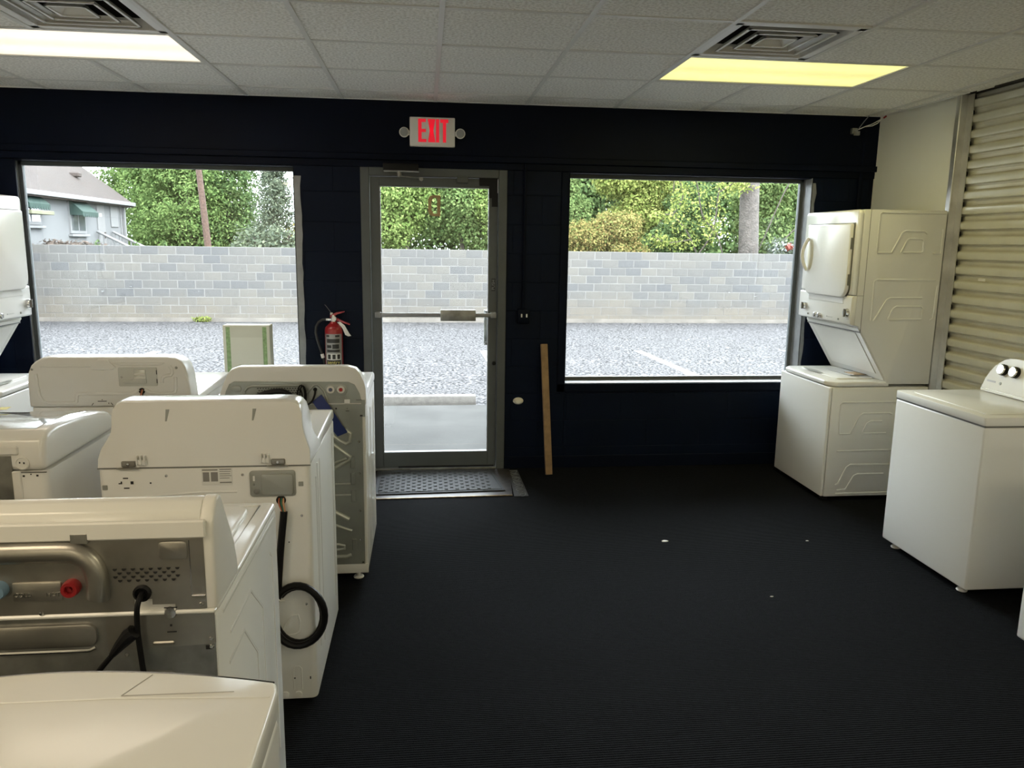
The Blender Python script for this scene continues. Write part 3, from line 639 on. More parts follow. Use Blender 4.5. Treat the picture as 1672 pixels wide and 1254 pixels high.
for pts in ([(.10, .80), (.30, .80), (.42, .70), (.42, .30)], [(.08, .74), (.22, .74), (.34, .62), (.34, .25)], [(.05, .872), (.60, .872)], [(.53, .80), (.56, .78), (.56, .2)]):
    MB().tube([(W, y, z) for y, z in pts], .0045, 6, flat=(.5, 1, 1)).build('side_rib', WHITE, m2)
feet(m2, .29, (.06, .58))

# ---- beige-lit dryer with the black cord
m3 = thing('top_console_dryer', 'white dryer with a coiled thick black cord on its back', 'dryer', (-.735, 2.60, 0))
body = MB().prism(rr(-W, W, .0, .70, .022, 4), 'z', .012, .876, .004, 2, ang=.45).build('cabinet', WHITE2, m3)
hood = [(-.341, .880), (-.338, .912), (-.326, .946), (-.305, .978), (-.292, 1.002), (-.287, 1.03), (-.286, 1.06), (-.279, 1.085), (-.268, 1.098), (-.25, 1.105), (.288, 1.105), (.305, 1.099), (.317, 1.084), (.322, 1.06), (.322, 1.02), (.326, .995), (.334, .966), (.343, .935), (.345, .908), (.344, .880)]
def hood_mesh(hood, ydep, zref):   # console hood: full outline at the back, sinking towards the front
    t = bmesh.new(); rings = []
    secs = [(.0, .97), (.006, .99), (.02, 1.0), (.07, 1.0), (.10, .985), (.13, .93), (.16, .80), (.19, .55), (.22, .25), (.25, .16)]
    for y, s in secs:
        rings.append([t.verts.new((x*(.998 if y < .003 else 1), y*ydep/.25, zref+(z-zref)*s if z > zref+.02 else z)) for x, z in hood])
    n = len(hood); t.faces.new(rings[0])
    for a, b in zip(rings, rings[1:]):
        for k in range(n): t.faces.new((a[k], a[(k+1) % n], b[(k+1) % n], b[k]))
    t.faces.new(rings[-1][::-1]); bmesh.ops.recalc_face_normals(t, faces=t.faces[:]); m = MB(); m._merge(t); return m
hood_mesh(hood, .27, .900).build('console_hood', WHITE, m3, sharp=50)
MB().prism([(.02, .882), (.69, .882), (.70, .892), (.70, .905), (.68, .925), (.62, .930), (.25, .918), (.02, .914)], 'x', -W-.001, W+.001, .008, 3, ang=.45).build('top_panel', WHITE, m3)
MB().prism(rr(-.27, .27, .27, .64, .05, 5), 'z', .915, .932, .006, 2, ang=.45).build('top_raised_field', WHITE, m3)
MB().box(-.342, .345, -.0015, .003, .8765, .8805).build('seam', GASKET, m3)
yline(m3, [(-.336, .913), (.342, .913)], .001, .002, 'hood_crease')
for x in (-.112, .165):
    MB().prism([(x-.001, 1.036), (x+.010, 1.076), (x-.002, 1.076), (x-.006, 1.036)], 'y', -.0012, .004).build('screw_slot', GREYP, m3)
for x in (-.200, .197):
    b = MB().box(x-.016, x+.016, -.012, .004, .890, .908, .003, 1).build('cord_bracket', WHITE2, m3)
    for q in (-.013, -.001, .011): MB().box(x+q-.002, x+q+.003, -.016, .002, .892, .922, .001, 1).build('bracket_finger', WHITE2, b)
for x in (-.243, .238):
    h_ = MB().box(x-.022, x+.024, -.007, .003, .883, .903, .003, 1).box(x-.036, x+.034, -.012, -.001, .877, .8815, .001, 1).build('hinge_plate', GALV, m3)
    screws(h_, [(x, .893)], -.008, .006)
st_ = MB().box(-.012, .086, -.0022, -.0008, .816, .873).build('rating_label', PAPER, m3)
spots(st_, [(-.010, .040, .866, .870), (-.008, .012, .828, .860), (.018, .040, .828, .860), (.046, .084, .868, .871), (.046, .082, .861, .863), (.046, .080, .853, .855), (.046, .084, .846, .848), (.046, .078, .838, .840), (.046, .084, .822, .826)], -.0026, 'label_print', mat('grey_ink', (.25, .24, .23), .7))
tb_ = MB().prism(rr(.143, .294, .772, .863, .010, 4), 'y', -.007, .001, .003, 2, ang=.45).build('terminal_plate', GREYP, m3)
MB().prism(rr(.181, .287, .778, .852, .010, 4), 'y', -.013, -.005, .004, 2, ang=.45).build('terminal_cover', GREYP, tb_)
spots(tb_, [(.155, .161, .828, .846)], -.0078, 'terminal_slot', PAPER); screws(tb_, [(.157, .816)], -.007, .004)
MB().lathe([(.010, 0), (.010, -.004), (.006, -.005), (0, -.003)], (.166, -.007, .792), 'y', 14).build('ground_screw', GALVD, tb_)
for x, z in ((-.323, .813), (.311, .813)): MB().box(x-.008, x+.008, -.003, .001, z-.008, z+.008, .001, 1).build('square_clip', GREYP, m3)
spots(m3, [(-.264, -.248, .842, .8455), (-.263, -.246, .808, .8115), (-.279, -.268, .824, .8275), (-.272, -.268, .8265, .833), (-.241, -.232, .823, .833), (-.180, -.175, .8235, .8285), (.262, .266, .603, .607), (.262, .268, .091, .096), (.318, .322, .088, .098)], -.0006)
screws(m3, [(-.126, .850), (.120, .849), (.31, .70), (.315, .375)], -.001); screws(m3, [(-.285, 1.035), (.308, 1.035)], .012)
MB().lathe([(.0165, -.0005), (.0165, -.002), (.013, -.003), (.012, .001), (0, .001)], (.243, 0, .757), 'y', 18).build('cord_hole', DARK, m3)
for c_, dxx, nm in ((mat('wire_red', (.42, .12, .06), .5), -.006, 'wire'), (mat('wire_green', (.04, .16, .10), .5), .001, 'wire'), (BLACK, -.002, 'wire'), (mat('wire_copper', (.55, .30, .18), .5), .008, 'wire')):
    MB().tube(smooth_path([(.243+dxx, .002, .762), (.244+dxx, -.012, .750), (.249+dxx*.8, -.016, .733), (.254+dxx*.4, -.018, .716)], 3), .0035, 6).build(nm, c_, m3)
loop = [(.292+.088*math.cos(a), -.028-.006*math.sin(2*a), .345+.112*math.sin(a)) for a in np.linspace(2.35, 2.35-2*PI, 30)]
loop2 = [(.290+.083*math.cos(a), -.012, .340+.106*math.sin(a)) for a in np.linspace(2.35, 2.35-1.7*PI, 24)]
MB().tube(smooth_path([(.254, -.018, .722), (.252, -.02, .70), (.240, -.022, .60), (.230, -.022, .50), (.224, -.022, .43)]) + [Vector(p) for p in loop] + [Vector(p) for p in loop2], .0125, 10).build('power_cord', BLACK, m3)
MB().tube([(.214, -.045, .432), (.236, -.05, .412), (.248, -.04, .408)], .0025, 6).build('cable_tie', PAPER, m3)
yline(m3, [(.222, .262), (.24, .30), (.262, .332), (.285, .335), (.291, .31), (.289, .272), (.275, .262), (.235, .258), (.222, .262)], .0, .004, 'pressed_rib', WHITE2)
yline(m3, [(.262, .05), (.262, .130), (.27, .138), (.282, .138), (.29, .130), (.29, .05)], .0, .003, 'pressed_rib', WHITE2)
MB().lathe([(.014, 0), (.012, -.005), (0, -.006)], (.277, .001, .03), 'y', 12).lathe([(.014, 0), (.012, -.005), (0, -.006)], (.232, .001, .03), 'y', 12).build('pressed_dimples', WHITE2, m3, kind='stuff')
yline(m3, [(-.30, .772), (-.02, .790), (.10, .790)], .001, .005, 'pressed_rib', WHITE2)
for pts in ([(.12, .80), (.12, .15)], [(.16, .84), (.16, .52), (.13, .40), (.13, .2)], [(.22, .84), (.22, .12)], [(.60, .84), (.60, .12)]):
    MB().tube([(W, y, z) for y, z in pts], .0045, 6, flat=(.5, 1, 1)).build('side_rib', WHITE, m3)

# ---- washer beside the door, metal back, blue strap
m4 = thing('metal_back_washer', 'washer by the door with a blue strap over its grey back', 'washer', (-.618, 3.60, 0))
MB().box(-.336, .336, .004, .655, .042, .876, .010, 3).build('cabinet', WHITE, m4)
con4 = [(-.330, .880), (-.322, .915), (-.302, .975), (-.282, 1.022), (-.262, 1.046), (-.225, 1.059), (.255, 1.059), (.295, 1.048), (.318, 1.022), (.332, .99), (.340, .955), (.341, .880)]
hood_mesh(con4, .17, .895).build('console', WHITE, m4, sharp=50)
MB().prism([(.02, .878), (.655, .878), (.668, .89), (.66, .915), (.62, .928), (.20, .925), (.02, .92)], 'x', -.338, .338, .008, 3, ang=.45).build('top_panel', WHITE, m4)
MB().prism(rr(-.31, .31, .20, .45, .04, 4), 'z', .92, .962, .015, 3, ang=.45).build('lid', WHITE, m4)
GRN = mat('grey_green_steel', (.34, .36, .33), .45, .6, noise=(6, .15))
bk = MB().prism([(-.305, .886), (-.288, .945), (-.272, .978), (-.25, .990), (.262, .986), (.29, .972), (.312, .93), (.322, .886)], 'y', -.005, .002).build('console_back_plate', GRN, m4)
MB().box(-.318, .322, -.002, .006, .090, .874).build('cabinet_back', GRN, m4)
MB().box(-.336, .337, -.001, .01, .042, .090, .004, 2).build('bottom_rail', WHITE2, m4)
MB().box(-.32, .336, -.0045, -.001, .874, .880).box(.318, .336, -.003, .004, .82, .90).build('back_seam', GRN, m4)
MB().prism(rr(-.265, -.218, .942, .971, .013, 4), 'y', -.008, -.003, .003, 2, ang=.45).build('pressed_oval', GRN, m4)
yline(m4, [(-.205, .90), (-.205, .945), (-.19, .962), (-.17, .968), (.045, .970), (.075, .935), (.105, .972), (.125, .972), (.15, .945), (.165, .90)], -.004, .004, 'pressed_channel', GRN)
vt = MB()
for r_ in range(4):
    for c in range(16): x = -.145+c*.012+(.006 if r_ % 2 else 0); z = .958-r_*.010; vt.box(x-.004, x+.003, -.0068, -.004, z-.0018, z+.0018)
vt.build('vent_louvers', DARK, m4, kind='stuff')
MB().box(-.115, .02, -.0068, -.004, .903, .909).build('warning_strip', mat('red_brown_strip', (.3, .10, .07), .6), m4)
MB().tube(smooth_path([(-.21, -.03, .86), (-.185, -.035, .905), (-.14, -.04, .928), (-.08, -.04, .948), (-.03, -.04, .950), (.005, -.04, .930), (.028, -.038, .90), (.04, -.03, .84)], 4), .0125, 10).build('drain_hose', BLACK, m4)
hk = MB()
for q, (cx, cz, a, b) in enumerate(((.052, .935, .016, .042), (.060, .93, .014, .045), (.045, .925, .012, .036))):
    hk.tube([(cx+a*math.cos(t), -.03-.004*q, cz+b*math.sin(t)) for t in np.linspace(0, 2*PI, 14)[:-1]], .0035, 6, closed=True)
hk.tube([(.05, -.035, .90), (.06, -.03, .86), (.055, -.03, .83)], .004, 6); hk.build('cord_bundle', BLACK, m4)
MB().lathe([(.009, 0), (.009, -.004), (0, -.005)], (.111, -.004, .952), 'y', 12).build('cord_grommet', BLACK, m4)
MB().tube(smooth_path([(.111, -.006, .95), (.110, -.018, .93), (.098, -.02, .90), (.08, -.02, .885), (.06, -.022, .88)], 4), .0045, 7).build('power_cord', BLACK, m4)
ov = MB().prism(rr(.157, .257, .922, .977, .026, 6), 'y', -.009, -.004, .004, 2, ang=.45).build('inlet_plate', GRN, m4)
for x, c_ in ((.181, mat('dull_blue', (.10, .12, .2), .4)), (.228, mat('inlet_red', (.45, .03, .03), .4))):
    q = MB().lathe([(.018, 0), (.017, -.005), (.011, -.006), (.010, -.003)], (x, -.009, .951), 'y', 18).build('inlet_ring', PLAST, ov)
    MB().lathe([(.009, 0), (.008, -.007), (0, -.008)], (x, -.010, .951), 'y', 12).build('inlet_cap', c_, q)
MB().mesh(text_mesh('COLD', .018, .0006), Matrix.Translation((.180, -.006, .908)) @ Matrix.Rotation(PI/2, 4, 'X')).mesh(text_mesh('HOT', .018, .0006), Matrix.Translation((.228, -.006, .908)) @ Matrix.Rotation(PI/2, 4, 'X')).build('inlet_lettering', GREYP, m4)
MB().box(.242, .268, -.010, 0, .884, .904, .002, 1).build('top_clip', WHITE2, m4)
spots(m4, [(.2, .207, .857, .864), (.247, .263, .8475, .850), (.2525, .2555, .858, .861), (.312, .324, .822, .829), (.296, .322, .8995, .9015)], -.0052)
RIBM = mat('rib_highlight_steel', (.55, .57, .52), .38, .5)  # paler than the back sheet: rib highlights put into the colour
# pressed ribs of the back
yline(m4, [(.10, .775), (.16, .752), (.215, .705), (.245, .690), (.262, .700), (.266, .74), (.24, .758)], -.002, .006, 'pressed_rib', RIBM)
yline(m4, [(.10, .74), (.17, .70), (.245, .640), (.262, .628), (.255, .61), (.166, .558), (.10, .53)], -.002, .006, 'pressed_rib', RIBM)
yline(m4, [(.08, .56), (.16, .585), (.245, .62)], -.002, .004, 'pressed_rib', RIBM)
yline(m4, [(.06, .494), (.262, .494)], -.002, .003, 'pressed_rib', RIBM); yline(m4, [(.06, .439), (.262, .439)], -.002, .003, 'pressed_rib', RIBM)
for z in (.60, .52, .435, .19): MB().box(.262, .285, -.007, -.001, z-.03, z+.03, .004, 1).build('pressed_pad', GRN, m4)
yline(m4, [(.10, .42), (.165, .368), (.25, .318)], -.002, .007, 'pressed_rib', RIBM)
yline(m4, [(.08, .345), (.16, .30), (.262, .26)], -.002, .004, 'pressed_rib', RIBM)
yline(m4, [(.05, .192), (.20, .192), (.225, .185), (.225, .170), (.20, .165), (.05, .165)], -.002, .004, 'pressed_rib', RIBM)
yline(m4, [(.05, .130), (.235, .130), (.258, .138)], -.002, .006, 'pressed_rib', RIBM)
screws(m4, [(.305, .70), (.304, .545), (.303, .36), (.303, .215), (.312, .10)], -.003, .006)
strap = [(.118, -.012, .912), (.135, -.02, .888), (.155, -.026, .862), (.18, -.024, .82), (.205, -.016, .775), (.232, -.010, .738)]
tb = bmesh.new(); pv = []
for i, (x, y, z) in enumerate(strap):
    wv = Vector((.021, 0, .017)) if i < 4 else Vector((.024, 0, .010)); c = Vector((x, y, z))
    pv.append([tb.verts.new(c-wv), tb.verts.new(c+wv), tb.verts.new(c+wv+Vector((0, .002, 0))), tb.verts.new(c-wv+Vector((0, .002, 0)))])
for a, b in zip(pv, pv[1:]):
    for k in range(4): tb.faces.new((a[k], a[(k+1) % 4], b[(k+1) % 4], b[k]))
tb.faces.new(pv[0]); tb.faces.new(pv[-1][::-1]); bmesh.ops.recalc_face_normals(tb, faces=tb.faces[:]); q = MB(); q._merge(tb); q.build('blue_strap', BLUE, m4)
for pts in ([(.10, .80), (.10, .10)], [(.30, .80), (.30, .10)], [(.55, .80), (.55, .10)]):
    MB().tube([(.336, y, z) for y, z in pts], .004, 6, flat=(.5, 1, 1)).build('side_rib', WHITE, m4)
feet(m4, .285, (.05, .58), .04)

# ---- dryer in the second row with the flat rounded back
m5 = thing('flat_back_dryer', 'white dryer with a flat rounded back and open terminal box', 'dryer', (-1.404, 3.60, 0))
MB().prism(rr(-W, W, 0, .70, .012, 3), 'z', .012, .876, .004, 2, ang=.45).build('cabinet', WHITE2, m5)
con5 = [(-.350, .878), (-.350, .99), (-.344, 1.035), (-.330, 1.066), (-.312, 1.084), (-.285, 1.099), (-.25, 1.103), (.25, 1.103), (.285, 1.097), (.310, 1.082), (.325, 1.06), (.334, 1.02), (.343, .95), (.346, .878)]
MB().prism(con5, 'y', -.002, .10, .010, 3, ang=.45).build('console', WHITE2, m5)
MB().prism([(x*.985, .88+(z-.88)*.985) for x, z in con5], 'y', .095, .13, .006, 2, ang=.45).build('console_front', PLAST, m5)
MB().prism([(.10, .876), (.70, .876), (.745, .86), (.765, .875), (.75, .905), (.70, .918), (.10, .905)], 'x', -W, W, .006, 3, ang=.45).build('top_panel', WHITE, m5)
MB().lathe([(.022, 0), (.022, .004), (.018, .006), (0, .006)], (W, .70, .888), 'x', 18).build('end_plug', PLAST, m5)
MB().box(W-.002, W+.002, .60, .765, .872, .876).build('front_seam', GASKET, m5)
def em(par, pts, y=-.003, r=.0075): return yline(par, pts, y, r, 'pressed_rib', WHITE2, 8)
em(m5, [(-.312, 1.03), (-.310, .985), (-.305, .935), (-.292, .905), (-.27, .897), (-.165, .896), (-.150, .902), (-.146, .93), (-.14, .938), (-.02, .938), (.09, .939), (.105, .945), (.12, .957)])
em(m5, [(.145, .957), (.17, .942), (.19, .938), (.262, .938), (.276, .944), (.280, .96), (.281, 1.012)])
em(m5, [(.222, .985), (.222, 1.0), (.228, 1.012), (.245, 1.020), (.262, 1.022), (.268, 1.03), (.268, 1.05), (.258, 1.062)])
em(m5, [(-.29, 1.062), (-.08, 1.062), (-.07, 1.052), (-.02, 1.048)], r=.004)
MB().prism([(.0, 1.078), (.05, 1.066), (.22, 1.067), (.24, 1.078)], 'y', -.006, .001, .002, 1).build('pressed_ledge', WHITE2, m5)
MB().prism([(-.078, 1.058), (-.055, 1.080), (-.045, 1.093), (-.002, 1.093), (.006, 1.08), (.03, 1.058), (.01, 1.046), (-.07, 1.046)], 'y', -.009, .001, .004, 2).build('pressed_tab', WHITE2, m5)
tb_ = MB().prism(rr(.037, .203, .972, 1.057, .005, 2), 'y', -.005, .001, .001, 1, ang=.45).build('terminal_plate', mat('pale_zinc', (.55, .56, .52), .4, .3), m5)
MB().prism([(.104, 1.048), (.155, 1.048), (.158, .986), (.150, .982), (.060, .983), (.056, .992), (.062, 1.0), (.095, 1.001), (.104, 1.01)], 'y', -.010, -.003, .003, 2).build('terminal_cover', mat('pale_zinc', (.55, .56, .52), .4, .3), tb_)
MB().box(.106, .154, -.013, -.009, 1.022, 1.030, .002, 1).box(.106, .154, -.012, -.009, 1.008, 1.012).build('cover_rib', PLAST, tb_)
spots(tb_, [(.200, .203, 1.025, 1.045), (.200, .203, .985, 1.005)], -.0055); screws(tb_, [(.05, 1.013)], -.005, .005)
screws(m5, [(-.326, 1.05), (-.036, 1.086), (.287, 1.055)], -.003, .006, GREYP)
MB().lathe([(.014, -.002), (.014, -.004), (.011, -.005), (.010, 0), (0, 0)], (.133, -.001, .950), 'y', 16).build('cord_hole', DARK, m5)
for c_, dxx in ((MATS['wire_red'], -.003), (MATS['wire_copper'], .002), (BLACK, .004)):
    MB().tube(smooth_path([(.136+dxx, 0, .955), (.136+dxx, -.012, .943), (.130+dxx, -.014, .925), (.128+dxx, -.014, .91)], 3), .0035, 6).build('wire', c_, m5)
MB().tube([(.129, -.014, .915), (.130, -.014, .86), (.128, -.014, .70)], .011, 8).build('power_cord', BLACK, m5)
spots(m5, [(-.060, -.022, .9025, .9055), (-.043, -.039, .909, .912), (-.015, -.012, .892, .897)], -.0028)
MB().box(-.09, -.076, -.0028, -.0015, .889, .8915, M=Matrix.Translation((-.083, 0, .89)) @ Matrix.Rotation(-.9, 4, 'Y') @ Matrix.Translation((.083, 0, -.89))).box(-.008, .006, -.0028, -.0015, .889, .8915, M=Matrix.Translation((0, 0, .89)) @ Matrix.Rotation(.9, 4, 'Y') @ Matrix.Translation((0, 0, -.89))).build('slanted_slots', DARK, m5, kind='stuff')
em(m5, [(.13, .922), (.18, .926), (.26, .926)], r=.004)

# ---- left-hand machine with grey ribbed hose
m6 = thing('rounded_top_washer', 'white washer with a glossy sloping top and ribbed drain hose', 'washer', (-1.593, 2.63, 0))
MB().prism(rr(-W, W, 0, .60, .030, 5), 'z', .03, .862, .004, 2, ang=.45).build('cabinet', WHITE2, m6)
t6 = [(.0, .866), (.0, .945), (.006, .968), (.022, .986), (.05, .996), (.12, 1.0), (.30, .990), (.46, .968), (.545, .950), (.59, .925), (.604, .866)]
MB().prism(t6, 'x', -W, W, .022, 4, ang=.5).build('top_shell', WHITE, m6)
tp = [(y, z+.0015) for y, z in t6[4:9]]
MB().prism(tp+[(y, z-.01) for y, z in tp[::-1]], 'x', -.30, .30, .002, 1, ang=.5).build('top_glass', mat('pale_gloss_lid', (.55, .57, .57), .06, coat=.6), m6)
MB().tube([(W-.003, y, z-.022) for y, z in t6[4:10]], .002, 6).build('shell_seam', GASKET, m6)
MB().box(.0, .262, -.008, .01, .922, .951, .004, 1).build('hose_hood', PLAST, m6)
MB().box(-.1, .238, -.002, .004, .48, .918).build('access_recess', GALVD, m6)
MB().box(.236, .264, -.006, .004, .45, .866, .003, 1).build('back_post', PLAST, m6)
MB().box(.24, .343, -.0015, .002, .8595, .8625).build('shell_gap', GASKET, m6)
pg = MB().lathe([(.022, 0), (.022, -.004), (.019, -.005), (.017, -.002), (0, -.002)], (.271, 0, .893), 'y', 22).build('shipping_plug', PLAST, m6)
spots(pg, [(.262, .266, .893, .898), (.275, .279, .891, .897)], -.0035)
spots(m6, [(.268, .2745, .846, .852), (.292, .296, .853, .8565), (.3105, .317, .847, .853)], -.0008)
hp = smooth_path([(-.05, -.06, .72), (.02, -.075, .765), (.09, -.085, .790), (.15, -.085, .794), (.20, -.08, .785), (.245, -.07, .765), (.275, -.05, .735), (.285, -.03, .68), (.285, -.03, .55)], 12)
MB().tube(hp, [.021 if (i % 4) < 2 else .0165 for i in range(len(hp))], 14).build('ribbed_drain_hose', mat('beige_hose', (.28, .25, .19), .5), m6)
MB().tube([(.05, -.02, .83), (.10, -.03, .80), (.16, -.03, .74)], .02, 10).build('inner_hose', GALVD, m6)
yp = MB().box(-.06, .0, 0, .09, 0, .0012, M=Matrix.Rotation(.3, 4, 'Z')).build('yellow_note', YELLOW); yp.location = (-1.55, 3.01, .9935); yp.rotation_euler = (-.10, 0, 0)
tag(yp, 'yellow paper on the rounded-top washer', 'note')
feet(m6, .28, (.07, .53))

# ---- stacked laundry centres (washer below, dryer above)
def laundry_centre(label, loc, rz):
    r = thing('stacked_washer_dryer', label, 'washer dryer', loc, rz, 'stacked washer dryers')
    D_ = .672
    MB().box(-W, W, .022, D_, .028, .752, .004, 2).build('washer_cabinet', WHITE2, r)
    MB().box(-W, W, .0, .019, .030, .752, .007, 3).build('washer_front', WHITE, r)
    MB().prism([(-W+.07, -.004), (W-.07, -.004), (W, .05), (W, .40), (-W, .40), (-W, .05)], 'z', .756, .786, .008, 3).build('washer_top', WHITE, r)
    ld = MB().prism(rr(-.27, .24, .10, .36, .03, 4), 'z', .782, .794, .005, 2, ang=.45).build('lid', WHITE, r)
    MB().prism([(-.08+.13*math.cos(a), .105+.022*math.sin(a)) for a in np.linspace(0, 2*PI, 20)[:-1]], 'z', .7935, .7955).build('lid_grip', GREYP, ld)
    MB().prism([(.372, .770), (.375, .790), (.155, 1.140), (.128, 1.146), (.128, 1.862), (D_, 1.862), (D_, .770)], 'x', -W, W, .006, 2, ang=.3).build('dryer_cabinet', WHITE2, r)
    MB().prism([(-W, 1.335), (W, 1.335), (W, 1.845), (W-.02, 1.862), (-W+.02, 1.862), (-W, 1.845)], 'y', .098, .130, .012, 3, ang=.5).build('dryer_front', WHITE, r)
    cp_ = MB().prism([(.106, 1.333), (.094, 1.325), (.094, 1.155), (.108, 1.146), (.130, 1.146), (.130, 1.333)], 'x', -W, W, .006, 2, ang=.3).build('control_panel', WHITE, r)
    MB().prism([(-.20, 1.318), (.235, 1.318), (.25, 1.278), (-.21, 1.278)], 'y', .0915, .095, .001, 1).build('panel_recess', PLAST, cp_)
    for x, z, rad in ((-.257, 1.228, .026), (.302, 1.224, .028)):
        kn = MB().lathe([(rad, 0), (rad, -.006), (rad*.85, -.018), (0, -.018)], (x, .094, z), 'y', 20).build('knob', CHROME, cp_)
        MB().box(x-.006, x+.006, .068, .078, z-rad*.9, z+rad*.9, .002, 1).build('knob_grip', GASKET, kn)
    for x in (-.088, -.036):
        kn = MB().lathe([(.017, 0), (.016, -.016), (.012, -.019), (0, -.019)], (x, .094, 1.178), 'y', 16).build('selector_knob', CHROME, cp_)
        MB().box(x+.004, x+.012, .074, .078, 1.168, 1.188).build('knob_mark', GASKET, kn)
    for x in (-.199, .205): MB().lathe([(.007, 0), (.006, -.006), (0, -.006)], (x, .094, 1.176), 'y', 12).build('push_button', GREYP, cp_)
    spots(cp_, [(.05, .062, 1.178, 1.183), (.07, .13, 1.1785, 1.1805), (.255, .27, 1.21, 1.213), (.30, .33, 1.185, 1.187)], .0935, 'panel_print', GREYP)
    dpts = rr(-.258, .298, 1.32, 1.778, .07, 6, corners=(1, 1, 0, 0))
    dpts = [(x, z+(.012*math.cos((x-.02)/.28*PI/2) if z > 1.75 else -.012*math.cos((x-.02)/.28*PI/2) if z < 1.33 else 0)) for x, z in dpts]
    MB().prism([(x*1.02, 1.55+(z-1.55)*1.02) for x, z in dpts], 'y', .0955, .0985).build('door_gap', GASKET, r)
    dr = MB().prism(dpts, 'y', .072, .097, .010, 3, ang=.45).build('dryer_door', WHITE, r)
    hd = [(-.232, z_) for z_ in ()]
    zs = np.linspace(1.47, 1.69, 12); hh = MB()
    hh.tube([(-.222+.026*math.sin(PI*(z-1.47)/.22)*-.6, .066-.030*math.sin(PI*(z-1.47)/.22), z) for z in zs], [.010]+[.012]*10+[.010], 10).build('door_handle', PLAST, dr)
    MB().lathe([(.105, 0), (.1, -.001)], (-.190, .072, 1.58), 'y', 24, sx=.35).build('handle_pocket', mat('cream_pocket', (.6, .56, .40), .5), dr)
    for z in (1.655, 1.43): MB().box(.296, .302, .078, .10, z-.035, z+.035, .001, 1).build('hinge', GASKET, r)
    # sloping splash panel between dryer and washer
    sl = MB()
    a = Vector((0, .158, 1.135)); b = Vector((0, .374, .792)); dv = (b-a).normalized(); nv = Vector((0, -dv.z, dv.y))
    if nv.y > 0: nv = -nv
    def quad(x0, x1, s0, s1, h0, h1):
        t = bmesh.new(); vv = []
        for h in (h0, h1):
            for x, s_ in ((x0, s0), (x1, s0), (x1, s1), (x0, s1)): vv.append(t.verts.new(a+dv*s_+nv*h+Vector((x, 0, 0))))
        t.faces.new(vv[:4]); t.faces.new(vv[4:][::-1])
        for k in range(4): t.faces.new((vv[k], vv[4+k], vv[4+(k+1) % 4], vv[(k+1) % 4]))
        bmesh.ops.recalc_face_normals(t, faces=t.faces[:]); bmesh.ops.bevel(t, geom=t.edges[:], offset=.004, segments=2, affect='EDGES', clamp_overlap=True)
        m = MB(); m._merge(t); return m
    LN = (b-a).length
    quad(-W+.004, W-.004, .0, LN, -.004, .006).build('splash_panel', WHITE, r)
    quad(-W+.07, W-.06, .04, LN-.05, .004, .010).build('splash_panel_field', PLAST, r)
    # papers lying by the splash panel
    # pressed ribs on both sides
    for s in (-1, 1):
        xx = s*W
        for pts in ([(.229, 1.60), (.229, 1.835), (.24, 1.845), (.66, 1.845)], [(.233, 1.60), (.327, 1.601), (.386, 1.725), (.409, 1.736), (.53, 1.735), (.55, 1.72)], [(.39, 1.605), (.423, 1.681), (.438, 1.689), (.52, 1.686), (.532, 1.675), (.535, 1.612), (.52, 1.604), (.40, 1.603)], [(.60, 1.601), (.655, 1.602), (.655, 1.75)],
                    [(.233, 1.18), (.232, 1.424), (.247, 1.436), (.64, 1.435)], [(.25, 1.176), (.326, 1.31), (.349, 1.321), (.56, 1.323)], [(.347, 1.187), (.372, 1.254), (.395, 1.268), (.56, 1.269), (.575, 1.255), (.57, 1.19), (.355, 1.184)], [(.655, 1.40), (.65, 1.196), (.63, 1.181)],
                    [(.091, .446), (.083, .639), (.096, .655), (.60, .656)], [(.091, .446), (.166, .448), (.221, .565), (.244, .581), (.42, .582), (.44, .575)], [(.249, .45), (.276, .516), (.3, .529), (.375, .528)], [(.249, .448), (.41, .449)],
                    [(.085, .332), (.60, .337)], [(.095, .105), (.115, .115), (.163, .224), (.186, .24), (.55, .238)], [(.11, .068), (.168, .075), (.219, .165), (.243, .176), (.421, .176)], [(.1, .045), (.60, .05)]):
            MB().tube([(xx, y, z) for y, z in pts], .006, 8, flat=(.55, 1, 1)).build('side_rib', WHITE2, r)
    MB().box(-W-.0008, W+.0008, .168, .1705, 1.10, 1.862).build('front_seam', GASKET, r)
    MB().box(-W-.0006, W+.0006, .13, .169, 1.333, 1.335).build('panel_seam', GASKET, r)
    MB().box(-.30, .30, .06, .64, .012, .03).build('plinth', DARK, r)
    feet(r, .29, (.05, .60), .03, BLACK)
    return r
sr = laundry_centre('tall stacked washer dryer against the right wall by the window', (2.553, 4.94, 0), -PI/2)
sl_ = laundry_centre('tall stacked washer dryer cut off at the left edge', (-2.318, 4.745, 0), PI/2)
# papers on the right-hand washer, yellow note on the left-hand one
def sheet(name, label, cat, x, y, z, w, d, rz, m, tilt=(0, 0)):
    o = MB().box(-w/2, w/2, -d/2, d/2, 0, .0018).build(name, m); o.location = (x, y, z); o.rotation_euler = (tilt[0], tilt[1], rz); return tag(o, label, cat)
pp = sheet('manual_bag', 'clear bag with papers on the right-hand washer lid', 'papers', 2.845, 4.93, .7970, .14, .30, .08, mat('clear_bag', (.7, .72, .74), .15, coat=.5))
MB().tube([(-.07, -.15, .003), (.06, -.14, .003), (.055, .12, .003)], .0012, 5).build('bag_fold', INK, pp)
MB().box(-.03, .05, -.13, -.02, .0018, .004).build('folded_sheet', mat('tan_card', (.45, .33, .2), .6), pp)
sheet('yellow_note', 'yellow note on the stacked washer at the left edge', 'note', -2.50, 4.86, .7865, .11, .16, .2, YELLOW)

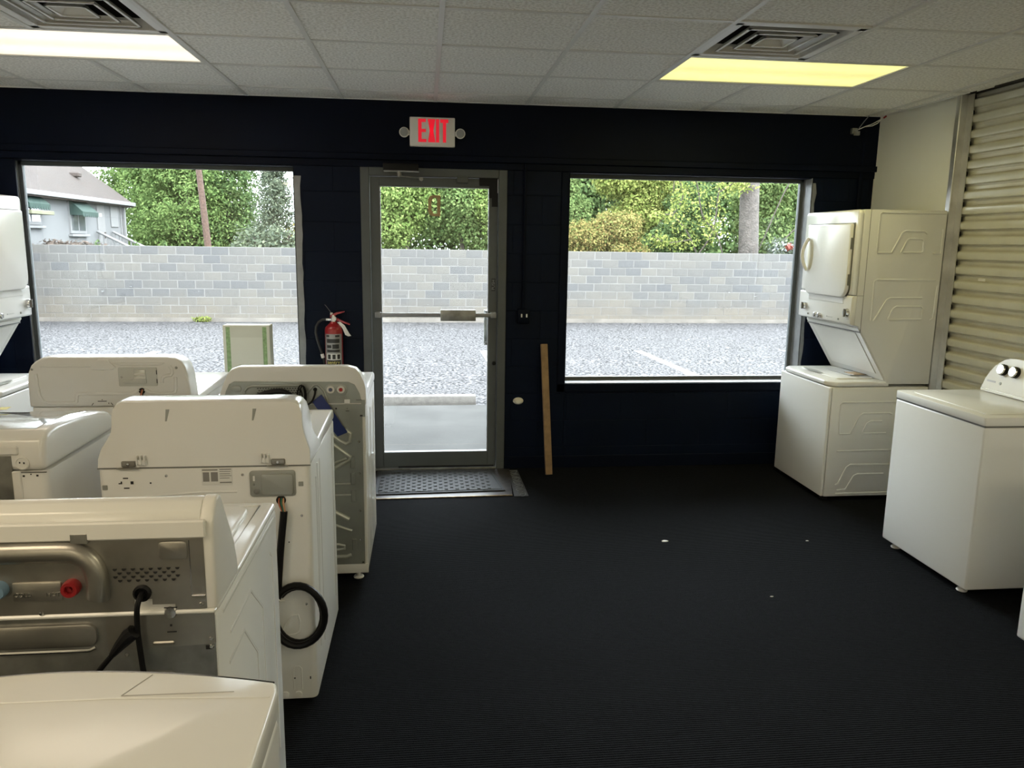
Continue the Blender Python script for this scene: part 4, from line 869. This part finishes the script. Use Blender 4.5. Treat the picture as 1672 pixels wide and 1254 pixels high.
# ---- plain top loaders on the right
def top_loader(label, loc, rz, dx=0):
    r = thing('plain_top_load_washer', label, 'washer', loc, rz, 'plain white top loaders on the right')
    MB().box(-W, W, .004, .655, .032, .828, .010, 3).build('cabinet', WHITE, r)
    MB().prism(rr(-W-.002, W+.002, .0, .66, .015, 3), 'z', .834, .874, .006, 2, ang=.45).build('top_panel', WHITE, r)
    MB().prism(rr(-.285, .285, .055, .43, .02, 3), 'z', .870, .879, .004, 2, ang=.45).build('lid', WHITE, r)
    MB().box(-W+.002, W-.002, .005, .65, .826, .836).build('top_gap', GASKET, r)
    prof_ = [(-.325, .878)] + [(-.325+.17*(1-math.cos(a)), .885+.185*math.sin(a)) for a in np.linspace(.1, PI/2, 8)] + [(.325-.17*(1-math.cos(a)), .885+.185*math.sin(a)) for a in np.linspace(PI/2, .1, 8)] + [(.325, .878)]
    t = bmesh.new(); fr = []; bk_ = []; fr2 = []
    for x, z in prof_:
        k = (z-.878)/.19
        fr.append(t.verts.new((x, .478+.045*k, z))); fr2.append(t.verts.new((x*.99, .50+.05*k, z+.004 if z > .9 else z))); bk_.append(t.verts.new((x*.98, .635, z-.01*k)))
    n = len(fr); t.faces.new(fr)
    for A, B in ((fr, fr2), (fr2, bk_)):
        for k in range(n): t.faces.new((A[k], A[(k+1) % n], B[(k+1) % n], B[k]))
    t.faces.new(bk_[::-1]); bmesh.ops.recalc_face_normals(t, faces=t.faces[:]); m = MB(); m._merge(t); co = m.build('console', WHITE, r)
    MB().box(-.318, .318, .470, .50, .876, .892, .004, 2).build('console_base', WHITE, r)
    M0 = Matrix.Translation((0, .478, .878)) @ Matrix.Rotation(-math.atan2(.045, .19), 4, 'X')
    for x in (-.205, -.12, .02, .16):
        kn = MB().lathe([(.030, .004), (.030, -.016), (.026, -.020)], (0, 0, 0), 'y', 22).build('knob', BLACK, co); kn.matrix_local = M0 @ Matrix.Translation((x, 0, .128))
        f_ = MB().lathe([(.0275, -.0195), (.024, -.026), (0, -.026)], (0, 0, 0), 'y', 22).build('knob_face', CHROME, kn)
    lamp = MB().lathe([(.008, 0), (.007, -.003), (0, -.003)], (0, 0, 0), 'y', 14).build('start_button', GREYP, co); lamp.matrix_local = M0 @ Matrix.Translation((-.20, 0, .055))
    lt = MB().box(-.30, -.235, -.0006, .0004, .052, .062).build('console_print', mat('pale_grey_print', (.55, .56, .6), .5), co); lt.matrix_local = M0
    feet(r, .27, (.045, .58), .034)
    return r
top_loader('plain white top load washer between the stacked unit and the right edge', (2.535, 3.535, 0), -PI/2)
top_loader('white machine mostly cut off at the lower right edge', (2.455, 2.425, 0), -PI/2)

# ---- tall carton with green tape by the left window
cb = thing('tall_carton', 'tall cream carton with two green tape stripes before the left window', 'carton', (-1.075, 4.86, 0))
CART = mat('cream_card', (.62, .62, .52), .7)
MB().box(-.137, .137, -.05, .05, 0.001, 1.118, .003, 1).build('carton_body', CART, cb)
for x in (-.107, .107): MB().box(x-.012, x+.012, -.0515, -.0495, .02, 1.108).build('green_tape', mat('green_tape', (.24, .36, .16), .6, noise=(60, .3)), cb)
MB().box(-.095, .095, -.0508, -.0502, 1.045, 1.112).build('card_flap', mat('card_flap', (.56, .56, .46), .7), cb)

# ================================================================= OUTSIDE
ASPH = mat('pale_asphalt', (0.0432, 0.0418, 0.0428), 0.9, noise=(27, 0.8, .05), bump=(40, .4, .02), spec=.1)
CONC = mat('walk_concrete', (0.0419, 0.0411, 0.0389), 0.9, noise=(2.2, 0.16), bump=(30, .15, .01), spec=.08)  # darkened to stand in for shade under an overhang that is not built
def ground_z(y): return -0.12 - (y-8.0)*(0.24/11.5)
pk = bmesh.new()
vv = [pk.verts.new(p) for p in ((-40, 7.85, ground_z(7.85)), (40, 7.85, ground_z(7.85)), (40, 20.2, ground_z(20.2)), (-40, 20.2, ground_z(20.2)))]
vb = [pk.verts.new(v.co-Vector((0, 0, .3))) for v in vv]; pk.faces.new(vv); pk.faces.new(vb[::-1])
for k in range(4): pk.faces.new((vv[k], vb[k], vb[(k+1) % 4], vv[(k+1) % 4]))
bmesh.ops.recalc_face_normals(pk, faces=pk.faces[:]); q = MB(); q._merge(pk); lot = struct(q.build('parking_lot', ASPH))
struct(MB().box(-40, 40, WY+0.2, 7.9, -0.5, -0.035, .01, 1).build('sidewalk', CONC))
far = struct(MB().box(-90, 90, 19.9, 140, -.6, .05).build('ground_beyond', mat('far_grass', (0.0213, 0.0289, 0.0106), .95, noise=(2, .4))))
LINEM = mat('worn_white_paint', (0.1278, 0.1278, 0.1293), 0.8, noise=(20, .2))
for x in (-7.2, -4.45, -1.72, 1.02, 3.76, 6.5):
    ya, yb = 8.6, 13.4; t = bmesh.new()
    v = [t.verts.new((x+dx, y, ground_z(y)+.003)) for dx, y in ((-.075, ya), (.075, ya), (.075, yb), (-.075, yb))]
    w_ = [t.verts.new(p.co-Vector((0, 0, .006))) for p in v]; t.faces.new(v); t.faces.new(w_[::-1])
    for k in range(4): t.faces.new((v[k], w_[k], w_[(k+1) % 4], v[(k+1) % 4]))
    bmesh.ops.recalc_face_normals(t, faces=t.faces[:]); q = MB(); q._merge(t); q.build('parking_line', LINEM, lot)
ST = mat('wheel_stop_concrete', (0.0700, 0.0639, 0.0562), .9, noise=(20, .18), bump=(60, .3, .01))
o = MB().prism([(8.12, -.14), (8.14, -.055), (8.17, .005), (8.29, .005), (8.32, -.055), (8.34, -.14)], 'x', -.95, .95, .008, 2).build('wheel_stop', ST); o.location = (-.415, 0, 0)
tag(o, 'concrete wheel stop on the tarmac outside the door', 'wheel stop')
# block wall across the lot: every block in view is a piece
CMU = mat('grey_concrete_block', (.055, .055, .056), .95, noise=(5, .12), bump=(50, .4, .01), vary=((.078, .073, .065), 'object'))
CMU2 = mat('grey_concrete_block_far', (.055, .055, .056), .95, noise=(5, .12), bump=(50, .4, .01), vary=((.078, .073, .065), 'island'))
def base_stain(m, col, z0, z1):      # reddish soil splashed on the lowest courses
    N = m.node_tree.nodes; L = m.node_tree.links; b = N['Principled BSDF']; src = b.inputs['Base Color'].links[0].from_socket
    g = N.new('ShaderNodeNewGeometry'); sp = N.new('ShaderNodeSeparateXYZ'); L.new(g.outputs['Position'], sp.inputs[0])
    nz = N.new('ShaderNodeTexNoise'); nz.inputs['Scale'].default_value = 1.1; L.new(g.outputs['Position'], nz.inputs['Vector'])
    ad = N.new('ShaderNodeMath'); ad.operation = 'MULTIPLY_ADD'; ad.inputs[1].default_value = .9; L.new(nz.outputs['Fac'], ad.inputs[0]); L.new(sp.outputs['Z'], ad.inputs[2])
    mr = N.new('ShaderNodeMapRange'); mr.inputs['From Min'].default_value = z0+.45; mr.inputs['From Max'].default_value = z1+.45; mr.inputs['To Min'].default_value = .75; mr.inputs['To Max'].default_value = 0; L.new(ad.outputs[0], mr.inputs['Value'])
    mx = N.new('ShaderNodeMix'); mx.data_type = 'RGBA'; L.new(mr.outputs['Result'], mx.inputs['Factor']); L.new(src, mx.inputs['A']); mx.inputs['B'].default_value = (*col, 1); L.new(mx.outputs['Result'], b.inputs['Base Color'])
for m_ in (CMU, CMU2): base_stain(m_, (.088, .075, .058), -.25, .35)
MORT = mat('pale_mortar', (0.1110, 0.1072, 0.1014), .95, noise=(4, .15))
BY = 19.5; BZ = -.36; bw = thing('garden_block_wall', 'long grey concrete block wall across the parking lot', 'wall', (0, BY, BZ))
MB().box(-16, 16, .0045, .19, -.2, 1.796).build('mortar_core', MORT, bw)
blk = MB().box(-.1955, .1955, 0, .02, .007, .193, .004, 1).build('block', CMU, bw); cnt = 0; rest = MB(); first = True
VIS = ((-8.7, -2.9), (-1.4, 1.9), (3.3, 9.2))
for row in range(8, -1, -1):
    for i in range(-40, 40):
        x = i*.4064+(.2032 if row % 2 else 0)+random.uniform(-.004, .004); z = row*.2
        vis = any(a-.2 < x < b+.2 for a, b in VIS)
        dy = random.uniform(-.003, .003)
        if vis and cnt < 300:
            ob_ = blk if first else bpy.data.objects.new('block', blk.data)
            if not first: COL.objects.link(ob_); ob_.parent = bw
            ob_.location = (x, dy, z); first = False; cnt += 1
        else: rest.box(x-.1955, x+.1955, dy, dy+.02, z+.007, z+.193)
rest.build('block_rest', CMU2, bw, kind='stuff')
MB().prism([(-.03, -.01), (.0, -.01), (.0, .10), (-.008, .09)], 'x', -16, 16).build('footing', mat('stained_footing', (0.0723, 0.0646, 0.0561), .95, noise=(2.5, .25)), bw)

# ---- leaves
def quads(name, pos, nor, size, m, par, aspect=.6, kind=None):
    n = len(pos); a = rng.normal(size=(n, 3)); nor = nor/np.linalg.norm(nor, axis=1, keepdims=True)
    u = np.cross(nor, a); u /= np.linalg.norm(u, axis=1, keepdims=True)+1e-9; v = np.cross(nor, u)
    s = (size*rng.uniform(.65, 1.35, n))[:, None]
    co = np.stack([pos-u*s, pos-v*s*aspect, pos+u*s, pos+v*s*aspect], 1).reshape(-1, 3)
    me = bpy.data.meshes.new(name); me.vertices.add(4*n); me.vertices.foreach_set('co', co.ravel().astype(np.float32))
    me.loops.add(4*n); me.loops.foreach_set('vertex_index', np.arange(4*n, dtype=np.int32))
    me.polygons.add(n); me.polygons.foreach_set('loop_start', np.arange(0, 4*n, 4, dtype=np.int32)); me.update(); me.validate()
    me.materials.append(m); o = bpy.data.objects.new(name, me); COL.objects.link(o); o.parent = par
    if kind: o['kind'] = kind
    return o
def blob_leaves(blobs, n):
    pos, nor = [], []
    tot = sum(b[3]*b[4]*b[5] for b in blobs)
    for cx, cy, cz, rx, ry, rz_ in blobs:
        k = max(30, int(n*rx*ry*rz_/tot)); d = rng.normal(size=(k, 3)); d /= np.linalg.norm(d, axis=1, keepdims=True)
        rad = rng.uniform(.35, 1.0, k)**.5
        p = d*rad[:, None]*np.array((rx, ry, rz_))*rng.normal(1, .13, (k, 1))+np.array((cx, cy, cz)); pos.append(p); nor.append(d+rng.normal(scale=.6, size=(k, 3))+np.array((0, 0, .35)))
    return np.concatenate(pos), np.concatenate(nor)
BARK = mat('grey_bark', (0.0609, 0.0517, 0.0456), .95, noise=(9, .35), bump=(22, 1, .05))
BARKR = mat('rusty_bark', (0.0517, 0.0289, 0.0197), .9, noise=(12, .3), bump=(20, .8, .03))
BARKD = mat('dark_bark', (0.0396, 0.0304, 0.0259), .95, noise=(12, .3))
G_CON = leaf_mat('conifer_green', (0.059, 0.101, 0.033), (0.147, 0.204, 0.070)); G_BRT = leaf_mat('bright_green', (0.078, 0.128, 0.033), (0.200, 0.253, 0.086))
G_DRK = leaf_mat('deep_green', (0.041, 0.074, 0.029), (0.117, 0.164, 0.065)); G_YEL = leaf_mat('yellow_green', (0.105, 0.146, 0.036), (0.242, 0.255, 0.081))
G_OLV = leaf_mat('olive_orange', (0.088, 0.115, 0.036), (0.229, 0.170, 0.068)); G_GRY = leaf_mat('grey_green', (0.050, 0.066, 0.047), (0.126, 0.144, 0.096)); G_MID = leaf_mat('mid_green', (0.060, 0.102, 0.035), (0.154, 0.200, 0.076))
def conifer(label, x, y, h, r, n, m, size=.085, lean=0, base=0.0, top=.12, sparse=False):
    n, size = int(n*2.2), size*.62
    t = thing('conifer_tree', label, 'tree', (x, y, 0), 0, 'trees behind the block wall')
    MB().tube([(0, 0, 0), (lean*.5, 0, h*.5), (lean, 0, h*.97)], [.14, .09, .02], 8).build('trunk', BARKD, t)
    pos, nor = [], []; nb = int(h*(9 if not sparse else 7))
    for k in range(nb):
        f = (k+.5)/nb; z = base+(h-base)*f; rad = r*(1-f**2.6*.8) if not sparse else r*(1-f)**.9
        for q in range(7 if not sparse else 5):
            a = rng.uniform(0, 2*PI); L1 = rad*rng.uniform(.75, 1.1); kk = max(6, int(n/nb/7))
            tt = rng.uniform(.15, 1, kk)**.6; sp = .10+.16*rad*.3
            px = lean*f+np.cos(a)*L1*tt; py = np.sin(a)*L1*tt; pz = z+.22*tt*L1*(.8 if not sparse else .2)-.05*tt
            p = np.stack([px, py, pz], 1)+rng.normal(scale=(sp, sp, sp*.8), size=(kk, 3)); pos.append(p)
            nor.append(rng.normal(scale=.8, size=(kk, 3))+np.array((np.cos(a)*.6, np.sin(a)*.6, .7)))
    quads('foliage', np.concatenate(pos), np.concatenate(nor), size, m, t, .45)
    return t
conifer('leftmost tall green conifer beside the white house', -11.9, 34.5, 7.4, 1.75, 17000, G_CON, .11)
conifer('second green conifer from the white house', -10.2, 33.0, 7.6, 1.8, 18000, G_CON, .11)
conifer('conifer just left of the leaning rusty trunk', -9.0, 31.6, 7.2, 1.7, 18000, G_CON, .105)
conifer('conifer just right of the leaning rusty trunk', -7.75, 32.4, 7.2, 1.55, 17000, G_DRK, .105)
conifer('dark conifer low behind the leaning trunk', -9.8, 36.5, 6.6, 2.4, 10000, G_DRK, .13)
conifer('thin grey-green spruce with sky showing through', -4.55, 25.0, 4.5, 1.05, 13000, G_GRY, .07, base=.8, sparse=True)
tk = thing('leaning_trunk', 'slim rusty leaning trunk in front of the conifers', 'trunk', (-5.95, 22.6, 0))
MB().tube([(.03, 0, -.2), (0, 0, 1.2), (-.09, 0, 2.6), (-.17, 0, 3.8), (-.24, 0, 5.2)], [.11, .095, .085, .075, .06], 10).build('trunk_stem', BARKR, tk)
bb = thing('bare_branch_tree', 'bare curved branch against the sky at the left window edge', 'tree', (-3.35, 24.5, 0), 0, 'trees behind the block wall')
MB().tube(smooth_path([(.25, 0, 0), (.22, 0, 1.6), (.15, 0, 2.6), (0, 0, 3.3), (-.3, 0, 3.75), (-.7, 0, 4.1)]), .05, 7).tube([(.15, 0, 2.6), (.3, 0, 3.4), (.35, 0, 4.4)], .04, 6).build('branches', BARK, bb)
p_, n_ = blob_leaves([(.05, 0, 2.2, .35, .4, .35), (-.35, .2, 1.6, .55, .4, .6)], 1100); quads('foliage', p_, n_, .06, G_OLV, bb)
hd_ = thing('grey_shrub', 'grey-green shrub under the thin spruce', 'shrub', (-4.4, 23.6, 0))
p_, n_ = blob_leaves([(-.7, 0, 1.25, .5, .4, .75), (.1, .1, 1.2, .6, .5, .8), (.8, 0, 1.2, .5, .4, .8)], 3000); quads('foliage', p_, n_, .06, G_GRY, hd_)
MB().tube([(0, 0, 0), (-.3, 0, .9), (-.55, 0, 1.7)], .03, 6).tube([(0, 0, 0), (.2, 0, .9), (.5, 0, 1.8)], .03, 6).build('stems', BARKD, hd_)

def broadleaf(label, x, y, blobs, n, m, size=.10, trunk=(.12, 2.0), bark=BARKD, name='leafy_tree', branches=()):
    t = thing(name, label, 'tree' if name != 'shrub' else 'shrub', (x, y, 0), 0, 'trees behind the block wall')
    tb = MB().tube([(0, 0, 0), (.05, 0, trunk[1]*.5), (0, 0, trunk[1])], [trunk[0], trunk[0]*.8, trunk[0]*.5], 8)
    for br in branches: tb.tube(smooth_path(br), [.018]*(len(smooth_path(br))-1)+[.008], 6)
    tb.build('trunk', bark, t)
    bl = []; n, size = int(n*2.3), size*.58
    for b in blobs:   # break every mass into smaller lumps
        bl.append((b[0], b[1], b[2], b[3]*.8, b[4]*.8, b[5]*.8))
        for k in range(16):
            d = rng.normal(size=3); d /= np.linalg.norm(d); d *= rng.uniform(.8, 1.25); s = rng.uniform(.18, .45)
            bl.append((b[0]+d[0]*b[3]*.75, b[1]+d[1]*b[4]*.75, b[2]+d[2]*b[5]*.75, b[3]*s, b[4]*s, b[5]*s))
    p, nn = blob_leaves(bl, n); quads('foliage', p, nn, size, m, t)
    return t
# behind the door
broadleaf('dark leafy tree at the upper left of the door glass', -1.9, 26.5, [(0, 0, 3.6, 1.1, 1.0, 1.3), (-.2, 0, 2.3, .9, .9, .9)], 7000, G_DRK, .09)
broadleaf('bright green tree in the left half of the door glass', -.6, 24.6, [(0, 0, 2.9, 1.2, 1.0, 1.1), (-.5, 0, 2.0, .8, .8, .6), (.5, .2, 3.9, 1.0, .9, 1.0)], 11000, G_BRT, .085)
broadleaf('bright green tree in the right half of the door glass', 1.15, 25.2, [(0, 0, 2.7, 1.3, 1.0, 1.2), (.5, 0, 1.9, 1.0, .8, .7), (.3, .3, 4.0, 1.4, 1.0, 1.0)], 11000, G_MID, .085)
broadleaf('yellowish green tree at the right side of the door glass', 2.5, 24.6, [(0, 0, 2.5, 1.0, .9, 1.2), (.2, .2, 3.8, 1.2, 1.0, 1.0)], 8000, G_BRT, .085)
# right-hand window
broadleaf('ivy-dark tree at the left of the right window', 4.6, 25.0, [(-.3, 0, 3.6, .8, .7, 1.0), (-.2, 0, 2.4, .8, .7, 1.0), (.1, 0, 1.6, .8, .6, .6)], 9000, G_MID, .085)
broadleaf('orange-tinged bush low in the right window', 5.4, 23.2, [(-.5, 0, 1.7, .9, .6, .75), (.3, 0, 2.1, .8, .6, .6), (.6, .0, 1.4, .8, .6, .5)], 7000, G_OLV, .07, (.06, 1.2), name='shrub')
broadleaf('tall yellow-green tree in the middle of the right window', 7.0, 26.0, [(-.6, 0, 3.9, 1.2, 1.0, 1.0), (.6, 0, 3.6, 1.2, 1.0, 1.1), (0, 0, 2.4, 1.2, 1.0, 1.0)], 12000, G_YEL, .09,
          branches=(((0, -.9, 1.4), (.5, -1.0, 2.2), (.9, -1.0, 2.9), (1.0, -1.0, 3.8)), ((.9, -1.0, 2.0), (1.6, -1.1, 2.7), (1.7, -1.1, 3.8))))
broadleaf('deep green thicket left of the thick grey trunk', 8.2, 24.6, [(0, 0, 1.9, 1.1, .8, .9), (.3, .2, 2.9, .9, .8, .8), (-.9, 0, 1.5, .8, .7, .6)], 9000, G_DRK, .085)
lt_ = thing('leafy_tree', 'loose yellow-green branches in front of the thicket', 'tree', (8.3, 23.2, 0), 0, 'trees behind the block wall')
brs = (((0, 0, 1.2), (-.4, 0, 2.0), (-.9, 0, 2.5), (-1.4, 0, 2.5)), ((0, 0, 1.4), (.4, 0, 2.1), (.5, 0, 3.2), (.6, 0, 4.2)), ((.8, 0, 1.2), (.5, 0, 2.0), (.05, 0, 2.5), (-.2, 0, 3.5), (-.5, 0, 4.1)), ((-.9, 0, 2.5), (-.6, 0, 3.1), (-.9, 0, 3.9)), ((-.3, 0, 1.8), (-1.0, 0, 1.7), (-1.5, 0, 1.9)), ((.5, 0, 3.2), (1.0, 0, 3.5), (1.3, 0, 3.4)))
tw = MB(); lp = []
for b_r in brs:
    sp_h = smooth_path(b_r, 6); tw.tube(sp_h, [.020]*(len(sp_h)-1)+[.008], 6)
    arr = np.array([tuple(v) for v in sp_h])[len(sp_h)//4:]; idx = rng.integers(0, len(arr), 330); lp.append(arr[idx]+rng.normal(scale=(.20, .18, .10), size=(330, 3))-np.array((0, 0, .03)))
tw.build('trunk', BARKD, lt_); lp = np.concatenate(lp); quads('foliage', lp, rng.normal(size=(len(lp), 3))+np.array((0, -.3, .8)), .05, G_YEL, lt_)
broadleaf('green tree right of the thick grey trunk', 11.4, 25.6, [(-.2, 0, 3.3, 1.2, 1.0, 1.3), (.3, 0, 2.0, 1.3, 1.0, 1.0), (1.4, 0, 3.2, 1.2, 1.0, 1.3)], 12000, G_MID, .09,
          branches=(((-1.0, -1.6, 1.2), (-.6, -1.6, 2.2), (-.2, -1.6, 3.2), (.2, -1.6, 4.0)), ((-.6, -1.6, 1.2), (.2, -1.6, 2.1), (1.0, -1.6, 2.7))))
bt = thing('thick_trunk', 'thick grey tree trunk in the right window', 'trunk', (9.99, 23.6, 0))
MB().tube([(.06, 0, -.1), (.04, 0, 1.4), (-.02, 0, 2.6), (-.07, 0, 3.8), (-.12, 0, 5.5)], [.34, .305, .295, .29, .27], 18).build('trunk_stem', BARK, bt)
vsb = thing('white_leaf_shrub', 'shrub with white-edged leaves and a red bloom beside the thick trunk', 'shrub', (10.75, 22.6, 0))
p_, n_ = blob_leaves([(-.1, 0, 1.45, .45, .3, .42), (.55, 0, 1.4, .45, .3, .40)], 1500); quads('foliage', p_, n_, .06, G_GRY, vsb)
p_, n_ = blob_leaves([(-.1, -.05, 1.5, .46, .3, .40), (.55, -.05, 1.42, .46, .3, .38)], 420); quads('white_leaves', p_, n_, .05, mat('white_leaf', (0.1521, 0.1581, 0.1642), .6), vsb, .35)
p_, n_ = blob_leaves([(-.02, -.3, 1.62, .12, .08, .11)], 60); quads('red_bloom', p_, n_, .05, mat('red_bloom', (0.1521, 0.0274, 0.0152), .5), vsb)
MB().tube([(0, 0, 0), (.2, 0, 1.2)], .03, 6).build('stem', BARKD, vsb)
# far band of woodland behind everything
for k, (x, w_, m_) in enumerate(((-3.4, 1.6, G_DRK), (-.6, 3.0, G_DRK), (3.4, 3.2, G_MID), (7.0, 3.4, G_DRK), (11.5, 3.6, G_DRK), (16, 3.4, G_MID))):
    hgt = 1.6 if k == 0 else 4.6
    broadleaf(['low far trees under the spruce', 'far dark woodland behind the door glass', 'far woodland between the door and right window', 'far dark woodland in the middle of the right window', 'far dark woodland behind the thick trunk', 'far woodland beyond the right window'][k], x, 31.0, [(0, 0, hgt*.5, w_, 1.2, hgt*.55), (w_*.5, 0, hgt*.85, w_*.6, 1.0, hgt*.4), (-w_*.5, 0, hgt*.8, w_*.6, 1.0, hgt*.4)], 9000, m_, .16)

# ---- white house
hs = thing('white_house', 'white stucco house with brown roof and green awnings', 'house', (-10.1, 28.0, 0))
STUC = mat('white_stucco', (0.1094, 0.1109, 0.1136), .9, noise=(1.5, .05), bump=(25, .2, .01)); TRIMW = mat('white_house_trim', (0.1358, 0.1358, 0.1373), .6)
MB().box(-8, 0, -12, 0, -.3, 2.86).prism([(-8, 2.86), (0, 2.86), (-4, 5.85)], 'y', -12, 0).build('walls', STUC, hs)
SHNG = mat('brown_shingle', (.036, .0245, .0195), .9, noise=(3, .15)); wavebump(SHNG, 1.4, .8, .03, 'Z', prof='SAW')
sl0, sl1, dth = Vector((.30, 0, 2.74)), Vector((-4, 0, 6.0)), Vector((.06, 0, .08))
for sgn, nm in ((1, 'roof_slope'), (-1, 'roof_slope')):
    t = bmesh.new(); A = []
    for y in (-12.3, .22):
        for p in (sl0, sl1, sl1-Vector((0, 0, .12)), sl0-Vector((0, 0, .12))):
            x = p.x if sgn > 0 else -8-p.x
            A.append(t.verts.new((x, y, p.z)))
    t.faces.new(A[:4]); t.faces.new(A[4:][::-1])
    for k in range(4): t.faces.new((A[k], A[4+k], A[4+(k+1) % 4], A[(k+1) % 4]))
    bmesh.ops.recalc_face_normals(t, faces=t.faces[:]); q = MB(); q._merge(t); rf = q.build(nm, SHNG, hs)
    if sgn > 0:
        for y, f in ((-1.9, .36), (-5.2, .75)):
            p = sl0.lerp(sl1, f*.6); MB().box(p.x-.15, p.x+.15, y-.12, y+.12, p.z, p.z+.14, .03, 1).build('roof_vent', BARKD, rf)
MB().box(.24, .36, -12.3, .24, 2.66, 2.78, .01, 1).build('gutter', TRIMW, hs)
MB().box(.03, .12, -.16, -.06, -.3, 2.66, .01, 1).box(.03, .3, -.16, -.06, 2.6, 2.68).build('downpipe', TRIMW, hs)
MB().box(0, .03, -.28, 0, -.3, 2.72).build('corner_board', TRIMW, hs)
def hwin(y0, y1, z0, z1):
    w_ = MB().box(0, .05, y0-.08, y1+.08, z0-.08, z1+.08).build('window', TRIMW, hs)
    mid = (y0+y1)/2
    for a, b in ((y0, mid-.04), (mid+.04, y1)): MB().box(.045, .056, a, b, z0, z1).build('pane', HGLASS, w_)
    MB().box(0, .12, y0-.14, y1+.14, z0-.17, z0-.10, .01, 1).build('window_sill', TRIMW, w_)
    return w_
hwin(-4.05, -3.15, 1.80, 2.55); hwin(-6.9, -5.9, 2.0, 2.55)
AWN = mat('green_awning_cloth', (0.0015, 0.0190, 0.0125), .75)
def awning(y0, y1, zt_, zb_, out):
    t = bmesh.new()
    a = [t.verts.new(p) for p in ((.02, y0, zt_), (.02, y1, zt_), (out, y1, zb_), (out, y0, zb_), (out, y1, zb_-.11), (out, y0, zb_-.11), (.02, y0, zb_-.1), (.02, y1, zb_-.1))]
    t.faces.new((a[0], a[1], a[2], a[3])); t.faces.new((a[3], a[2], a[4], a[5])); t.faces.new((a[0], a[3], a[5], a[6])); t.faces.new((a[1], a[7], a[4], a[2]))
    q = MB(); q._merge(t)
    for k in range(8):
        yy = y0+(y1-y0)*(k+.5)/8; q.lathe([(.05, -.004), (.05, .004)], (out, yy, zb_-.105), 'x', 10)
    q.build('awning', AWN, hs)
awning(-4.12, -3.05, 2.70, 2.34, .40); awning(-7.0, -5.90, 2.72, 2.45, .33)
MB().box(.02, .35, -6.95, -5.75, 2.18, 2.28, .01, 1).build('window_box', mat('pale_yellow_box', (0.1095, 0.1095, 0.0669), .7), hs)
hdoor = MB().box(-.01, .03, -2.16, -1.60, 1.1, 2.64, .01, 1).build('house_door', mat('house_door_white', (0.1308, 0.1278, 0.1278), .6), hs)
MB().box(.03, .04, -2.05, -1.85, 2.25, 2.36).build('door_notice', GREYP, hdoor)
MB().lathe([(.03, 0), (.03, .04), (0, .05)], (.03, -1.72, 1.62), 'x', 10).lathe([(.03, 0), (.03, .04), (0, .05)], (.03, -1.72, 1.75), 'x', 10).build('door_handle', BARKD, hdoor)
MB().box(0, .03, -1.10, -.50, 1.95, 2.70, .01, 1).build('blank_panel', TRIMW, hs)
for yy, nm in ((-2.34, 'stair_railing'), (-1.1, 'stair_railing')):
    x0_, z0_, x1_, z1_ = .05, 1.80, 1.75, .95
    rl = MB().tube([(x0_, yy, z0_), (x1_, yy, z1_)], .045, 6).tube([(x0_, yy, z0_-.62), (x1_, yy, z1_-.62)], .035, 6).build(nm, TRIMW, hs)
    for k in range(14):
        f = (k+.5)/14; x = x0_+(x1_-x0_)*f; z = z0_+(z1_-z0_)*f
        MB().box(x-.02, x+.02, yy-.02, yy+.02, z-.62, z).build('baluster', TRIMW, rl)
ss = MB()
for k in range(7): ss.box(.0+k*.24, .24+k*.24, -2.3, -1.1, -.3, 1.1-k*.17)
ss.build('steps', CONC, hs)
hg = thing('brown_hedge', 'low purplish brown hedge in front of the house', 'hedge', (-8.75, 21.5, 0))
p_, n_ = blob_leaves([(-.7, 0, 1.28, .5, .3, .26), (-.1, 0, 1.28, .5, .3, .24), (.35, 0, 1.22, .35, .3, .22)], 2600); quads('foliage', p_, n_, .05, leaf_mat('purple_brown', (0.064, 0.052, 0.043), (0.141, 0.112, 0.095)), hg)
MB().tube([(-.5, 0, 0), (-.5, 0, 1.2)], .03, 6).tube([(.1, 0, 0), (.1, 0, 1.2)], .03, 6).build('stems', BARKD, hg)
for x, l_ in ((-7.85, 'small weed behind the wall left of the house window'), (-6.95, 'small weed behind the wall below the house window'), (-6.3, 'small weed behind the wall by the house steps')):
    wd = thing('weed', l_, 'plant', (x, 20.0, 0)); p_, n_ = blob_leaves([(0, 0, 1.45, .06, .06, .13)], 50); quads('foliage', p_, n_, .03, G_DRK, wd); MB().tube([(0, 0, 0.05), (0, 0, 1.5)], .008, 5).build('stem', BARKD, wd)
wg = thing('grass_tuft', 'bright green weed at the foot of the block wall', 'plant', (-5.35, 19.42, ground_z(19.4))); p_, n_ = blob_leaves([(0, 0, .07, .22, .06, .07)], 160); quads('foliage', p_, n_, .05, G_YEL, wg, .25)
